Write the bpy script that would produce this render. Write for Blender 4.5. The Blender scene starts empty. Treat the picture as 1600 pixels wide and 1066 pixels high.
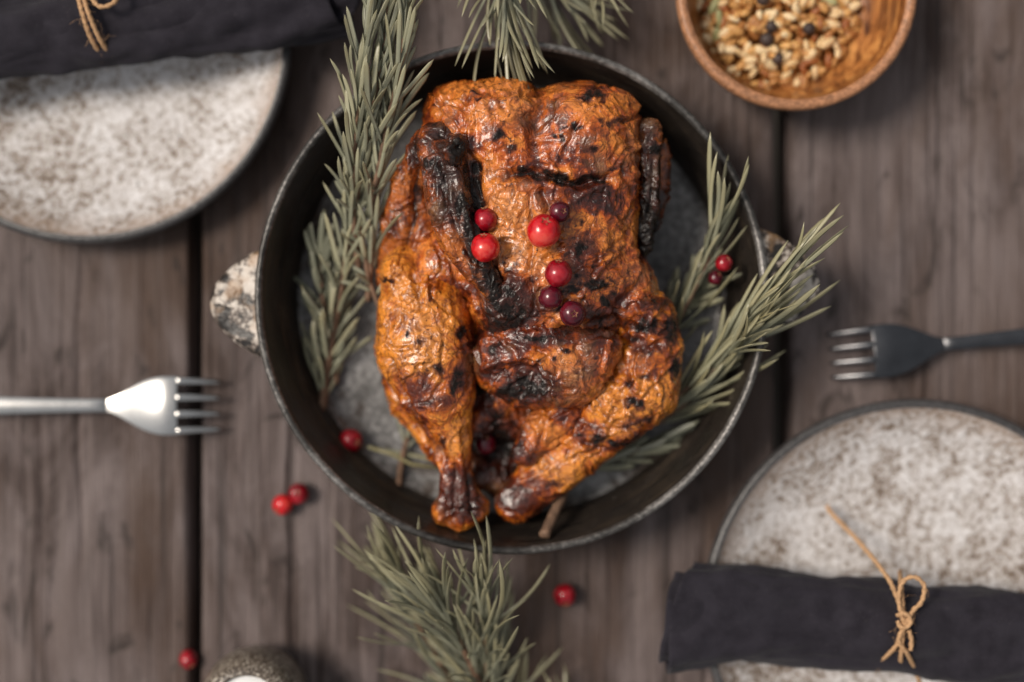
import bpy, math, random
import numpy as np
from mathutils import Vector, Matrix, Quaternion, noise as mnoise

# ------------------------------------------------------------------ camera, world, sun, exposure
SC = bpy.context.scene
COL = SC.collection
D = 0.7333                       # camera height above the table top (m)
SPX = 0.00033                    # metres per photo pixel on the table top
cam_d = bpy.data.cameras.new('camera')
cam = bpy.data.objects.new('camera', cam_d); COL.objects.link(cam)
cam.location = (0, 0, D); cam.rotation_euler = (0, 0, 0)
cam_d.lens = 50; cam_d.sensor_width = 36; cam_d.clip_start = 0.01; cam_d.clip_end = 100
cam_d.dof.use_dof = True; cam_d.dof.focus_distance = D - 0.078; cam_d.dof.aperture_fstop = 1.6
SC.camera = cam

SUN_EL, SUN_AZ = math.radians(54), math.radians(165)     # azimuth measured from +X, counter-clockwise
world = bpy.data.worlds.new('World'); SC.world = world; world.use_nodes = True
wt = world.node_tree; wt.nodes.clear()
wo = wt.nodes.new('ShaderNodeOutputWorld'); wb = wt.nodes.new('ShaderNodeBackground')
sky = wt.nodes.new('ShaderNodeTexSky'); sky.sky_type = 'NISHITA'; sky.sun_disc = False
sky.sun_elevation = SUN_EL
sky.sun_rotation = math.radians(90) - SUN_AZ
sky.air_density = 1.6; sky.dust_density = 4.0; sky.ozone_density = 1.0
hs = wt.nodes.new('ShaderNodeHueSaturation'); hs.inputs['Saturation'].default_value = 0.22   # overcast: grey
wt.links.new(sky.outputs[0], hs.inputs['Color']); wt.links.new(hs.outputs[0], wb.inputs[0])
wb.inputs[1].default_value = 0.054
wt.links.new(wb.outputs[0], wo.inputs[0])
sun_d = bpy.data.lights.new('sun', 'SUN'); sun_d.energy = 1.5; sun_d.angle = math.radians(18); sun_d.color = (1, .89, .77)
sun = bpy.data.objects.new('sun', sun_d); COL.objects.link(sun)
sv = Vector((math.cos(SUN_EL)*math.cos(SUN_AZ), math.cos(SUN_EL)*math.sin(SUN_AZ), math.sin(SUN_EL)))
sun.rotation_euler = sv.to_track_quat('Z', 'Y').to_euler(); sun.location = sv*5
vs = SC.view_settings
vs.view_transform = 'Standard'; vs.look = 'None'; vs.gamma = 1.0; vs.exposure = 0.74
SC.render.film_transparent = False

rng = np.random.default_rng(7); random.seed(7)

# ------------------------------------------------------------------ helpers
def S(z): return SPX*(D - z)/D
def W(px, py, z=0.0): return Vector(((px-800)*S(z), (533-py)*S(z), z))
def Wm(px, py, zmm): return W(px, py, zmm/1000)

def tag(o, label=None, cat=None, group=None, kind=None):
    if label: o['label'] = label
    if cat: o['category'] = cat
    if group: o['group'] = group
    if kind: o['kind'] = kind
    return o

def mesh_np(name, V, F, smooth=True):
    V = np.asarray(V, dtype=np.float32).reshape(-1, 3)
    me = bpy.data.meshes.new(name)
    if isinstance(F, np.ndarray):
        n = F.shape[1]
        me.vertices.add(len(V)); me.vertices.foreach_set('co', V.ravel())
        me.loops.add(F.size); me.loops.foreach_set('vertex_index', F.astype(np.int32).ravel())
        me.polygons.add(len(F)); me.polygons.foreach_set('loop_start', np.arange(0, F.size, n, dtype=np.int32))
        me.update(calc_edges=True)
    else:
        me.from_pydata([tuple(map(float, v)) for v in V], [], F); me.update()
    if smooth: me.polygons.foreach_set('use_smooth', [True]*len(me.polygons))
    me.validate(); return me

def obj(name, me, mat=None, parent=None):
    o = bpy.data.objects.new(name, me); COL.objects.link(o)
    if mat is not None and me is not None and not me.materials: me.materials.append(mat)
    if parent is not None: o.parent = parent
    return o

def attr(me, name, vals):
    a = me.attributes.new(name, 'FLOAT', 'POINT'); a.data.foreach_set('value', np.asarray(vals, dtype=np.float32))

# --- vectorised gradient noise
_P = rng.permutation(256); _P = np.concatenate([_P, _P, _P])
_G = rng.normal(size=(256, 3)); _G /= np.linalg.norm(_G, axis=1)[:, None]
def gn(p):
    pi = np.floor(p).astype(int); f = p - pi; pi &= 255
    u = f*f*f*(f*(f*6-15)+10); out = 0
    for dx in (0, 1):
        for dy in (0, 1):
            for dz in (0, 1):
                h = _P[_P[_P[(pi[:, 0]+dx) & 255] + ((pi[:, 1]+dy) & 255)] + ((pi[:, 2]+dz) & 255)]
                g = _G[h]
                d = g[:, 0]*(f[:, 0]-dx) + g[:, 1]*(f[:, 1]-dy) + g[:, 2]*(f[:, 2]-dz)
                w = (u[:, 0] if dx else 1-u[:, 0])*(u[:, 1] if dy else 1-u[:, 1])*(u[:, 2] if dz else 1-u[:, 2])
                out = out + w*d
    return out*1.5
def fbm(p, o=3):
    s = 0; a = 1
    for i in range(o): s = s + a*gn(p*2**i + 17.3*i); a *= .5
    return s
def sstep(a, b, x):
    t = np.clip((x-a)/(b-a), 0, 1); return t*t*(3-2*t)

def vnormals(V, F):
    fn = np.cross(V[F[:, 2]]-V[F[:, 0]], V[F[:, 3 % F.shape[1]]]-V[F[:, 1]]) if F.shape[1] == 4 else np.cross(V[F[:, 1]]-V[F[:, 0]], V[F[:, 2]]-V[F[:, 0]])
    N = np.zeros_like(V)
    for k in range(F.shape[1]):
        for c in range(3): N[:, c] += np.bincount(F[:, k], weights=fn[:, c], minlength=len(V))
    return N/np.maximum(np.linalg.norm(N, axis=1), 1e-12)[:, None]

def surfnet(F, o, h):
    Sg = F < 0; nx, ny, nz = F.shape
    cnt = np.zeros((nx-1, ny-1, nz-1), np.int8)
    for i in (0, 1):
        for j in (0, 1):
            for k in (0, 1): cnt += Sg[i:nx-1+i, j:ny-1+j, k:nz-1+k]
    act = (cnt > 0) & (cnt < 8); I = np.argwhere(act)
    idx = -np.ones(act.shape, int); idx[act] = np.arange(len(I))
    acc = np.zeros((len(I), 3)); n = np.zeros(len(I))
    cs = [(i, j, k) for i in (0, 1) for j in (0, 1) for k in (0, 1)]
    for a in cs:
        for ax in range(3):
            if a[ax]: continue
            b = list(a); b[ax] = 1
            fa = F[I[:, 0]+a[0], I[:, 1]+a[1], I[:, 2]+a[2]]; fb = F[I[:, 0]+b[0], I[:, 1]+b[1], I[:, 2]+b[2]]
            c = (fa < 0) != (fb < 0); t = np.where(c, fa/np.where(c, fa-fb, 1), 0)
            p = np.array(a, float)[None, :].repeat(len(I), 0); p[:, ax] += t
            acc += p*c[:, None]; n += c
    V = (I + acc/n[:, None])*h + np.array(o)
    quads = []
    for ax in range(3):
        sl0 = [slice(None)]*3; sl1 = [slice(None)]*3; sl0[ax] = slice(0, -1); sl1[ax] = slice(1, None)
        s0 = Sg[tuple(sl0)]; s1 = Sg[tuple(sl1)]; E = np.argwhere(s0 != s1)
        b, c = (ax+1) % 3, (ax+2) % 3
        E = E[(E[:, b] > 0) & (E[:, c] > 0) & (E[:, b] < F.shape[b]-1) & (E[:, c] < F.shape[c]-1)]
        sg = s0[E[:, 0], E[:, 1], E[:, 2]]
        def q(db, dc):
            X = E.copy(); X[:, b] -= db; X[:, c] -= dc; return idx[X[:, 0], X[:, 1], X[:, 2]]
        Q = np.stack([q(1, 1), q(0, 1), q(0, 0), q(1, 0)], 1)
        Q[~sg] = Q[~sg][:, ::-1]; quads.append(Q)
    return V, np.concatenate(quads)

# --- implicit shapes. prims: ('e', px,py,z, rxpx,rypx,rzmm, rotdeg, k) or ('c', [(px,py,z,rpx)...], zscale, k)
def sdf_eval(P, prims):
    F = np.full(P.shape[:-1], 1.0)
    for pr in prims:
        if pr[0] == 'e':
            _, px, py, z, rx, ry, rz, rot, k = pr
            c = Wm(px, py, z); s = S(z/1000); r = np.array([rx*s, ry*s, rz/1000])
            q = P - np.array(c); a = math.radians(rot)
            x = q[..., 0]*math.cos(a)+q[..., 1]*math.sin(a); y = -q[..., 0]*math.sin(a)+q[..., 1]*math.cos(a)
            q = np.stack([x, y, q[..., 2]], -1)
            k0 = np.sqrt(((q/r)**2).sum(-1)); k1 = np.sqrt(((q/(r*r))**2).sum(-1))
            d = k0*(k0-1)/np.maximum(k1, 1e-6)
        else:
            _, pts, zs, k = pr; d = np.full(F.shape, 1.0)
            pts = [(np.array(Wm(a[0], a[1], a[2])), a[3]*S(a[2]/1000)) for a in pts]
            for (a, ra), (b, rb) in zip(pts[:-1], pts[1:]):
                ab = b-a; q = P-a
                t = np.clip((q@ab)/(ab@ab), 0, 1)
                dd = q - t[..., None]*ab
                di = np.sqrt(dd[..., 0]**2+dd[..., 1]**2+(dd[..., 2]/zs)**2)-(ra+(rb-ra)*t)
                d = np.minimum(d, di)
        k = k/1000
        if k <= 0: F = np.minimum(F, d)
        elif k > 0:
            h = np.clip(.5+.5*(d-F)/k, 0, 1) if False else np.maximum(k-np.abs(F-d), 0)/k
            F = np.minimum(F, d) - h*h*k*.25
    return F

def build_implicit(prims, lo, hi, h):
    o = np.array([lo[0], lo[1], lo[2]]); n = np.ceil((np.array(hi)-o)/h).astype(int)
    g = np.stack(np.meshgrid(*[o[i]+h*np.arange(n[i]) for i in range(3)], indexing='ij'), -1).astype(np.float32)
    V, Fq = surfnet(sdf_eval(g, prims), o, h)
    return V, Fq

def topx(V):
    s = SPX*(D-V[:, 2])/D
    return 800+V[:, 0]/s, 533-V[:, 1]/s

def seg_dist(px, py, pts):
    d = np.full(px.shape, 1e9)
    for (ax, ay), (bx, by) in zip(pts[:-1], pts[1:]):
        l = (bx-ax)**2+(by-ay)**2
        t = np.clip(((px-ax)*(bx-ax)+(py-ay)*(by-ay))/l, 0, 1)
        d = np.minimum(d, np.hypot(px-ax-t*(bx-ax), py-ay-t*(by-ay)))
    return d

# ------------------------------------------------------------------ node helpers
class NT:
    def __init__(self, name):
        self.m = bpy.data.materials.new(name); self.m.use_nodes = True
        self.t = self.m.node_tree; self.t.nodes.clear()
        self.o = self.t.nodes.new('ShaderNodeOutputMaterial'); self.b = self.t.nodes.new('ShaderNodeBsdfPrincipled')
        self.t.links.new(self.b.outputs[0], self.o.inputs[0])
    def n(self, typ, **kw):
        nd = self.t.nodes.new(typ)
        for k, v in kw.items(): setattr(nd, k, v)
        return nd
    def l(self, a, b): self.t.links.new(a, b)
    def setin(self, sock, v):
        if hasattr(v, 'is_output') or isinstance(v, bpy.types.NodeSocket): self.l(v, sock)
        elif isinstance(v, (tuple, list)): sock.default_value = tuple(v)+((1,) if len(v) == 3 and sock.type == 'RGBA' else ())
        else: sock.default_value = v
    def p(self, **kw):
        for k, v in kw.items(): self.setin(self.b.inputs[k.replace('_', ' ')], v)
    def coord(self, scale=(1, 1, 1), kind='Object'):
        tc = self.n('ShaderNodeTexCoord'); mp = self.n('ShaderNodeMapping'); self.l(tc.outputs[kind], mp.inputs[0])
        mp.inputs['Scale'].default_value = scale; return mp.outputs[0]
    def noise(self, vec, scale, detail=4, rough=.5, dist=0, out='Fac'):
        nd = self.n('ShaderNodeTexNoise'); self.l(vec, nd.inputs['Vector']); nd.inputs['Scale'].default_value = scale
        nd.inputs['Detail'].default_value = detail; nd.inputs['Roughness'].default_value = rough; nd.inputs['Distortion'].default_value = dist
        return nd.outputs[out]
    def vor(self, vec, scale, feature='F1', out='Distance', rand=1):
        nd = self.n('ShaderNodeTexVoronoi', feature=feature); self.l(vec, nd.inputs['Vector']); nd.inputs['Scale'].default_value = scale
        nd.inputs['Randomness'].default_value = rand; return nd.outputs[out]
    def ramp(self, f, stops, interp='LINEAR'):
        r = self.n('ShaderNodeValToRGB'); self.l(f, r.inputs[0]); r.color_ramp.interpolation = interp
        e = r.color_ramp.elements
        while len(e) < len(stops): e.new(.5)
        for el, (p, c) in zip(e, stops):
            el.position = p; el.color = (c, c, c, 1) if isinstance(c, (int, float)) else tuple(c)+(1,)
        return r.outputs[0]
    def mix(self, f, a, b, mode='MIX'):
        m = self.n('ShaderNodeMix', data_type='RGBA', blend_type=mode)
        self.setin(m.inputs[0], f); self.setin(m.inputs[6], a); self.setin(m.inputs[7], b); return m.outputs[2]
    def math(self, op, a, b=0.0, clamp=False):
        m = self.n('ShaderNodeMath', operation=op, use_clamp=clamp); self.setin(m.inputs[0], a); self.setin(m.inputs[1], b); return m.outputs[0]
    def at(self, name):
        a = self.n('ShaderNodeAttribute', attribute_name=name); return a.outputs['Fac']
    def bump(self, h, strength=.5, dist=.001, normal=None):
        b = self.n('ShaderNodeBump'); b.inputs['Strength'].default_value = strength; b.inputs['Distance'].default_value = dist
        self.l(h, b.inputs['Height'])
        if normal is not None: self.l(normal, b.inputs['Normal'])
        return b.outputs[0]

# ------------------------------------------------------------------ materials
def mat_wood():
    n = NT('weathered_wood'); c = n.coord((1, .05, 1)); oi = n.n('ShaderNodeObjectInfo')
    c2 = n.coord((1, .35, 1)); c3 = n.coord((1, .016, 1))
    g1 = n.noise(c, 420, 6, .7, .3); g2 = n.noise(c, 110, 5, .6, .8); g3 = n.noise(c3, 260, 3, .6, .15); bl = n.noise(c2, 22, 5, .65, .6); spk = n.noise(c2, 900, 3, .6)
    col = n.ramp(g1, [(.3, (.020, .013, .011)), (.5, (.090, .063, .056)), (.70, (.22, .170, .155))])
    col = n.mix(n.ramp(g2, [(.38, 0), (.62, .85)]), col, (.048, .030, .025))
    col = n.mix(n.ramp(bl, [(.40, 0), (.60, .8)]), col, (.215, .170, .162))
    bl2 = n.noise(c2, 13, 4, .6, .4)
    col = n.mix(n.ramp(bl2, [(.47, 0), (.64, .8)]), col, (.075, .042, .027))
    col = n.mix(n.ramp(g3, [(.59, 0), (.68, .7)]), col, (.022, .014, .012))
    col = n.mix(n.ramp(g3, [(.33, .3), (.42, 0)]), col, (.22, .175, .16))
    kn = n.noise(c2, 38, 4, .6, 2.0)
    col = n.mix(n.ramp(kn, [(.60, 0), (.70, .8)]), col, (.024, .015, .012))
    col = n.mix(.3, col, n.mix(1.0, col, spk, 'MULTIPLY'))
    n.p(Base_Color=col, Roughness=n.ramp(bl, [(.3, .75), (.7, .5)]), Specular_IOR_Level=.3)
    n.p(Normal=n.bump(g1, .7, .0012, n.bump(n.math('SUBTRACT', g2, g3), .6, .002))); return n.m
def mat_plate(name, cx, cy, r):
    n = NT(name); c = n.coord(); g = n.n('ShaderNodeNewGeometry')
    sp = n.n('ShaderNodeSeparateXYZ'); n.l(n.coord(), sp.inputs[0])
    rad = n.math('SQRT', n.math('ADD', n.math('MULTIPLY', sp.outputs[0], sp.outputs[0]), n.math('MULTIPLY', sp.outputs[1], sp.outputs[1])))
    rn = n.math('DIVIDE', rad, r)
    a = n.noise(c, 330, 4, .7); b = n.noise(c, 75, 3, .6); big = n.noise(c, 18, 2, .5)
    s = n.math('ADD', n.math('ADD', a, n.math('MULTIPLY', n.math('SUBTRACT', b, .5), .45)), n.math('MULTIPLY', n.math('SUBTRACT', big, .5), .25))
    col = n.ramp(s, [(.33, (.15, .105, .075)), (.43, (.34, .285, .245)), (.51, (.54, .505, .49)), (.7, (.76, .74, .74))])
    spk = n.noise(c, 420, 2, .5)
    col = n.mix(n.ramp(spk, [(.64, 0), (.72, .8)]), col, (.09, .06, .04))
    col = n.mix(n.ramp(n.math('ADD', rn, n.math('MULTIPLY', n.math('SUBTRACT', b, .5), .25)), [(.86, 0), (1.0, .85)]), col, n.mix(spk, (.25, .16, .11), (.55, .42, .33)))
    n.p(Base_Color=col, Roughness=n.ramp(a, [(.3, .03), (.7, .14)]), Specular_IOR_Level=.5)
    n.p(Normal=n.bump(a, .9, .0014, n.bump(n.noise(c, 120, 2), .3, .002))); return n.m
def mat_plain(name, col, rough=.5, metal=0, bump=None, spec=.5, var=.25, sc=200, coat=0):
    n = NT(name); c = n.coord(); f = n.noise(c, sc, 4, .6)
    dark = tuple(v*(1-var) for v in col); light = tuple(min(1, v*(1+var)) for v in col)
    n.p(Base_Color=n.ramp(f, [(.3, dark), (.7, light)]), Roughness=rough, Metallic=metal, Specular_IOR_Level=spec, Coat_Weight=coat)
    if bump: n.p(Normal=n.bump(f, bump, .0006))
    return n.m
def mat_cast(name, speck=.35):
    n = NT(name); c = n.coord(); a = n.noise(c, 45, 5, .65); b = n.noise(c, 500, 3, .6); st = n.noise(n.coord((1, 1, 10)), 36, 5, .65)
    col = n.ramp(a, [(.3, (.010, .008, .007)), (.6, (.026, .020, .016)), (.78, (.06, .046, .034))])
    col = n.mix(n.ramp(b, [(.6, 0), (.75, speck)]), col, (.16, .14, .12))
    col = n.mix(n.ramp(st, [(.52, 0), (.66, .7)]), col, (.060, .042, .026))
    n.p(Base_Color=col, Roughness=n.ramp(st, [(.3, .25), (.7, .6)]), Specular_IOR_Level=.35, Normal=n.bump(b, .4, .0006)); return n.m
def mat_floor():
    n = NT('worn_pan_floor'); c = n.coord(); a = n.noise(c, 28, 5, .6, .3); b = n.noise(c, 330, 4, .7); d = n.noise(c, 110, 3, .6)
    s = n.math('ADD', n.math('MULTIPLY', a, .5), n.math('MULTIPLY', b, .5))
    col = n.ramp(s, [(.38, (.04, .038, .036)), (.48, (.15, .147, .145)), (.60, (.36, .355, .35))])
    col = n.mix(n.ramp(d, [(.5, 0), (.75, .8)]), col, (.035, .03, .026))
    gz = n.noise(c, 32, 4, .6, .8); gm_ = n.ramp(gz, [(.5, 0), (.58, 1)])
    col = n.mix(n.math('MULTIPLY', gm_, .55), col, (.05, .028, .014))
    n.p(Base_Color=col, Roughness=n.math('SUBTRACT', .48, n.math('MULTIPLY', gm_, .3)), Specular_IOR_Level=.5, Normal=n.bump(b, .5, .0006)); return n.m
def mat_rim():
    n = NT('worn_rim'); c = n.coord(); a = n.noise(c, 14, 4, .6); b = n.noise(c, 350, 3, .6)
    s = n.math('ADD', n.math('MULTIPLY', a, .72), n.math('MULTIPLY', b, .28))
    col = n.ramp(s, [(.40, (.018, .016, .014)), (.52, (.07, .065, .06)), (.64, (.26, .245, .23))])
    n.p(Base_Color=col, Roughness=.32, Metallic=.35, Normal=n.bump(b, .5, .0008)); return n.m
def mat_handle():
    n = NT('chipped_enamel'); c = n.coord(); a = n.noise(c, 120, 4, .6, .3); b = n.noise(c, 400, 3, .6); r = n.noise(c, 75, 3, .5)
    s = n.math('ADD', n.math('MULTIPLY', a, .8), n.math('MULTIPLY', b, .2))
    col = n.ramp(s, [(.46, (.018, .015, .013)), (.51, (.14, .11, .09)), (.555, (.50, .44, .38)), (.75, (.66, .61, .56))])
    col = n.mix(n.ramp(r, [(.54, 0), (.66, .6)]), col, (.34, .2, .10))
    n.p(Base_Color=col, Roughness=.4, Normal=n.bump(s, .9, .002)); return n.m
def mat_leaf(name, c1, c2, c3):
    n = NT(name); oi = n.n('ShaderNodeObjectInfo'); sp = n.n('ShaderNodeSeparateXYZ'); n.l(n.coord(), sp.inputs[0])
    col = n.ramp(oi.outputs['Random'], [(0, c1), (.55, c2), (1, c3)])
    nz = n.noise(n.coord(), 300, 3, .6)
    col = n.mix(n.math('MULTIPLY', nz, .18), col, (.36, .34, .24))
    rib = n.ramp(n.math('ABSOLUTE', sp.outputs[0]), [(.00008, .55), (.00045, 0)])
    col = n.mix(rib, col, (.42, .42, .30))
    tip = n.ramp(sp.outputs[1], [(.018, 0), (.027, .5)])
    col = n.mix(tip, col, (.32, .28, .15))
    n.p(Base_Color=col, Roughness=.34, Specular_IOR_Level=.5, Normal=n.bump(nz, .3, .0005)); return n.m
def mat_skin(name, gold, orange, brown, dark, rough=.27, bump=1.0):
    n = NT(name); c = n.coord(); tone = n.at('tone'); ch = n.at('char_shade'); pale = n.at('pale'); cr = n.at('crease_shade')
    wn = n.n('ShaderNodeTexNoise'); n.l(c, wn.inputs['Vector']); wn.inputs['Scale'].default_value = 110; wn.inputs['Detail'].default_value = 3
    wv = n.n('ShaderNodeVectorMath', operation='MULTIPLY_ADD'); n.l(wn.outputs['Color'], wv.inputs[0]); wv.inputs[1].default_value = (.011,)*3; n.l(c, wv.inputs[2])
    w = wv.outputs[0]
    fine = n.noise(w, 420, 5, .6); med = n.noise(w, 150, 4, .6); fr = n.noise(c, 1100, 4, .65); big = n.noise(c, 60, 3, .55)
    def ridge(sc, k):
        r = n.math('ABSOLUTE', n.math('SUBTRACT', n.noise(w, sc, 2, .45), .5)); return n.math('SUBTRACT', 1, n.math('MULTIPLY', r, k), True)
    ws = n.n('ShaderNodeMapping'); n.l(w, ws.inputs[0]); ws.inputs['Scale'].default_value = (1, .5, 1); wa = w; w = ws.outputs[0]
    r1 = ridge(170, 8); r2 = ridge(360, 7); vein = ridge(120, 26)
    ws2 = n.n('ShaderNodeMapping'); n.l(wa, ws2.inputs[0]); ws2.inputs['Scale'].default_value = (.5, 1, 1); w = ws2.outputs[0]
    vein2 = ridge(240, 16); r3 = ridge(250, 7); w = wa; r2 = n.math('MAXIMUM', r2, n.math('MULTIPLY', r3, .8))
    t = n.math('ADD', tone, n.math('MULTIPLY', n.math('SUBTRACT', fine, .5), .55)); t = n.math('ADD', t, n.math('MULTIPLY', n.math('SUBTRACT', med, .5), 1.5))
    t = n.math('ADD', t, n.math('MULTIPLY', n.math('SUBTRACT', big, .5), 1.6))
    col = n.ramp(t, [(.10, gold), (.38, orange), (.68, brown), (1, dark)])
    col = n.mix(n.math('MULTIPLY', pale, n.ramp(med, [(.35, .15), (.6, .85)])), col, (.66, .30, .11))
    col = n.mix(n.math('MULTIPLY', n.math('MAXIMUM', vein, n.math('MULTIPLY', vein2, .7)), .7), col, n.mix(.5, brown, dark))
    col = n.mix(n.math('MULTIPLY', cr, .6), col, dark)  # folds and grooves tinted dark: crease shade put into the skin colour
    sp = n.noise(c, 330, 2, .5); fl = n.ramp(sp, [(.66, 0), (.73, .85)]); col = n.mix(fl, col, (.045, .014, .007))
    sp2 = n.noise(c, 150, 3, .6); fl2 = n.ramp(sp2, [(.60, 0), (.70, .6)]); col = n.mix(fl2, col, brown)
    cm = n.math('ADD', ch, n.math('MULTIPLY', n.math('SUBTRACT', n.noise(w, 200, 6, .72), .5), 2.3))
    cm = n.math('MULTIPLY', cm, n.math('MULTIPLY', ch, 4, True))
    cmask = n.ramp(cm, [(.42, 0), (.85, 1)])
    halo = n.ramp(cm, [(.05, 0), (.55, .9)])
    col = n.mix(halo, col, n.mix(fine, dark, brown))
    col = n.mix(cmask, col, n.ramp(fr, [(.3, (.004, .0035, .0035)), (.7, (.022, .015, .012))]))
    n.p(Base_Color=col, Roughness=n.math('ADD', n.math('MULTIPLY', med, .35), rough-.15), Specular_IOR_Level=n.math('SUBTRACT', .5, n.math('MULTIPLY', cmask, .25)),
        Coat_Weight=n.math('MULTIPLY', n.math('SUBTRACT', 1, cmask), .42), Coat_Roughness=.14, Subsurface_Weight=.06, Subsurface_Scale=.002, Subsurface_Radius=(1, .35, .12))
    h = n.math('ADD', n.math('MULTIPLY', r1, 1.0), n.math('MULTIPLY', r2, .55)); h = n.math('ADD', h, n.math('MULTIPLY', fine, .3)); h = n.math('ADD', h, n.math('MULTIPLY', fr, .06))
    n.p(Normal=n.bump(h, .42*bump, .0011)); return n.m
def mat_berry(name, deep, bright, blot):
    n = NT(name); c = n.coord(); a = n.noise(c, 130, 3, .5); b = n.noise(c, 900, 2, .5)
    sp = n.n('ShaderNodeSeparateXYZ'); n.l(c, sp.inputs[0])
    f = n.math('ADD', n.math('ADD', a, n.math('MULTIPLY', n.math('SUBTRACT', n.noise(c, 420, 4, .65), .5), .7)), n.math('MULTIPLY', sp.outputs[1], 32))  # paler towards the upper side: soft highlight put into the berry colour
    col = n.ramp(f, [(.35, deep), (.62, bright), (.85, blot)])
    col = n.mix(n.ramp(b, [(.64, 0), (.72, .35)]), col, blot)
    n.p(Base_Color=col, Roughness=.22, Specular_IOR_Level=.45, Coat_Weight=.3, Coat_Roughness=.06, Subsurface_Weight=.12, Subsurface_Scale=.003, Subsurface_Radius=(1, .1, .08),
        Normal=n.bump(a, .2, .0008)); return n.m
def mat_cloth():
    n = NT('charcoal_cloth'); uv = n.coord((1, 1, 1), 'UV'); c = n.coord()
    w1 = n.n('ShaderNodeTexWave', wave_type='BANDS', bands_direction='X'); n.l(uv, w1.inputs[0]); w1.inputs['Scale'].default_value = 500; w1.inputs['Distortion'].default_value = 1.5
    w2 = n.n('ShaderNodeTexWave', wave_type='BANDS', bands_direction='Y'); n.l(uv, w2.inputs[0]); w2.inputs['Scale'].default_value = 500; w2.inputs['Distortion'].default_value = 1.5
    h = n.math('ADD', w1.outputs['Fac'], w2.outputs['Fac']); a = n.noise(c, 90, 4, .6)
    col = n.ramp(a, [(.3, (.012, .010, .015)), (.7, (.026, .023, .031))])
    lint = n.noise(c, 700, 3, .6); col = n.mix(n.ramp(lint, [(.62, 0), (.78, .25)]), col, (.13, .12, .12))
    n.p(Base_Color=col, Roughness=.85, Specular_IOR_Level=.2, Sheen_Weight=.08, Sheen_Roughness=.5, Normal=n.bump(n.math('ADD', h, lint), .35, .0005)); return n.m
def mat_bowlwood():
    n = NT('turned_bowl_wood'); c = n.coord((1, .12, 1)); a = n.noise(c, 260, 5, .65, .4); b = n.noise(c, 60, 3, .5, .5)
    col = n.ramp(a, [(.36, (.08, .026, .009)), (.5, (.34, .125, .032)), (.62, (.58, .27, .08))])
    col = n.mix(n.ramp(b, [(.45, 0), (.65, .7)]), col, (.12, .045, .018))
    n.p(Base_Color=col, Roughness=.32, Specular_IOR_Level=.5, Coat_Weight=.25, Coat_Roughness=.2, Normal=n.bump(a, .3, .0005)); return n.m

M = {}
M['wood'] = mat_wood(); M['cast'] = mat_cast('blackened_iron'); M['floor'] = mat_floor(); M['rim'] = mat_rim(); M['handle'] = mat_handle()
M['platerim'] = mat_plain('dark_glaze', (.055, .052, .052), .3, 0, .6, .5, .6, 500)
M['leaf'] = mat_leaf('rosemary_leaf', (.012, .014, .006), (.062, .063, .030), (.31, .285, .16))
M['leaf_y'] = mat_leaf('rosemary_leaf_olive', (.035, .038, .018), (.14, .135, .06), (.40, .34, .16))
M['leaf_m'] = mat_leaf('rosemary_leaf_grey', (.012, .015, .009), (.042, .046, .030), (.18, .17, .11))
M['leaf_d'] = mat_leaf('rosemary_leaf_dark', (.025, .032, .024), (.05, .060, .045), (.11, .12, .085))
M['stem'] = mat_plain('twig_bark', (.16, .095, .06), .7, 0, .6, .3, .5, 300)
M['steel'] = mat_plain('brushed_steel', (.62, .60, .57), .22, 1, None, .5, .08, 120)
M['steel_dark_refl'] = mat_plain('steel_painted_dark_reflection', (.12, .12, .125), .26, 1, None, .5, .15, 120)  # same steel coloured darker, standing in for the dark surroundings it reflects
M['cloth'] = mat_cloth(); M['bowl'] = mat_bowlwood()
M['twine'] = mat_plain('jute_twine', (.50, .30, .16), .85, 0, .8, .2, .35, 900)
M['skin'] = mat_skin('roast_skin', (.74, .225, .034), (.48, .092, .009), (.11, .017, .006), (.022, .006, .004))
M['skin_leg'] = mat_skin('roast_leg_skin', (.78, .265, .032), (.52, .118, .009), (.14, .022, .006), (.026, .007, .004), .26)
M['skin_wing'] = mat_skin('roast_wing_skin', (.48, .13, .018), (.27, .055, .009), (.06, .013, .006), (.014, .007, .005), .26, 1.2)
M['calyx'] = mat_plain('berry_calyx', (.30, .14, .07), .7, 0, .5, .3, .4, 600)
M['b_bright'] = mat_berry('bright_cranberry', (.36, .002, .006), (.60, .006, .012), (.70, .07, .05))
M['b_mid'] = mat_berry('cranberry_red', (.15, .002, .007), (.30, .004, .012), (.42, .02, .03))
M['b_dark'] = mat_berry('dark_cranberry', (.045, .002, .007), (.10, .003, .012), (.14, .01, .018))
M['grain'] = None

# ------------------------------------------------------------------ generic geometry
def lathe(name, prof, seg=96, center=(0, 0), mat=None, parent=None, wob=0):
    V = []; n = len(prof)
    for i in range(seg):
        a = 2*math.pi*i/seg
        for (r, z) in prof:
            rr = r*(1+wob*mnoise.noise(Vector((math.cos(a)*1.5, math.sin(a)*1.5, z*20))))
            V.append((rr*math.cos(a), rr*math.sin(a), z + wob*.02*mnoise.noise(Vector((math.cos(a)*2+5, math.sin(a)*2, 0)))*(z > .01)))
    F = []
    for i in range(seg):
        j = (i+1) % seg
        for k in range(n-1):
            q = (i*n+k, j*n+k, j*n+k+1, i*n+k+1)
            if prof[k][0] < 1e-7: q = (i*n+k, j*n+k+1, i*n+k+1)
            elif prof[k+1][0] < 1e-7: q = (i*n+k, j*n+k, i*n+k+1)
            F.append(q)
    me = mesh_np(name, V, F); o = obj(name, me, mat, parent); return o

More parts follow.
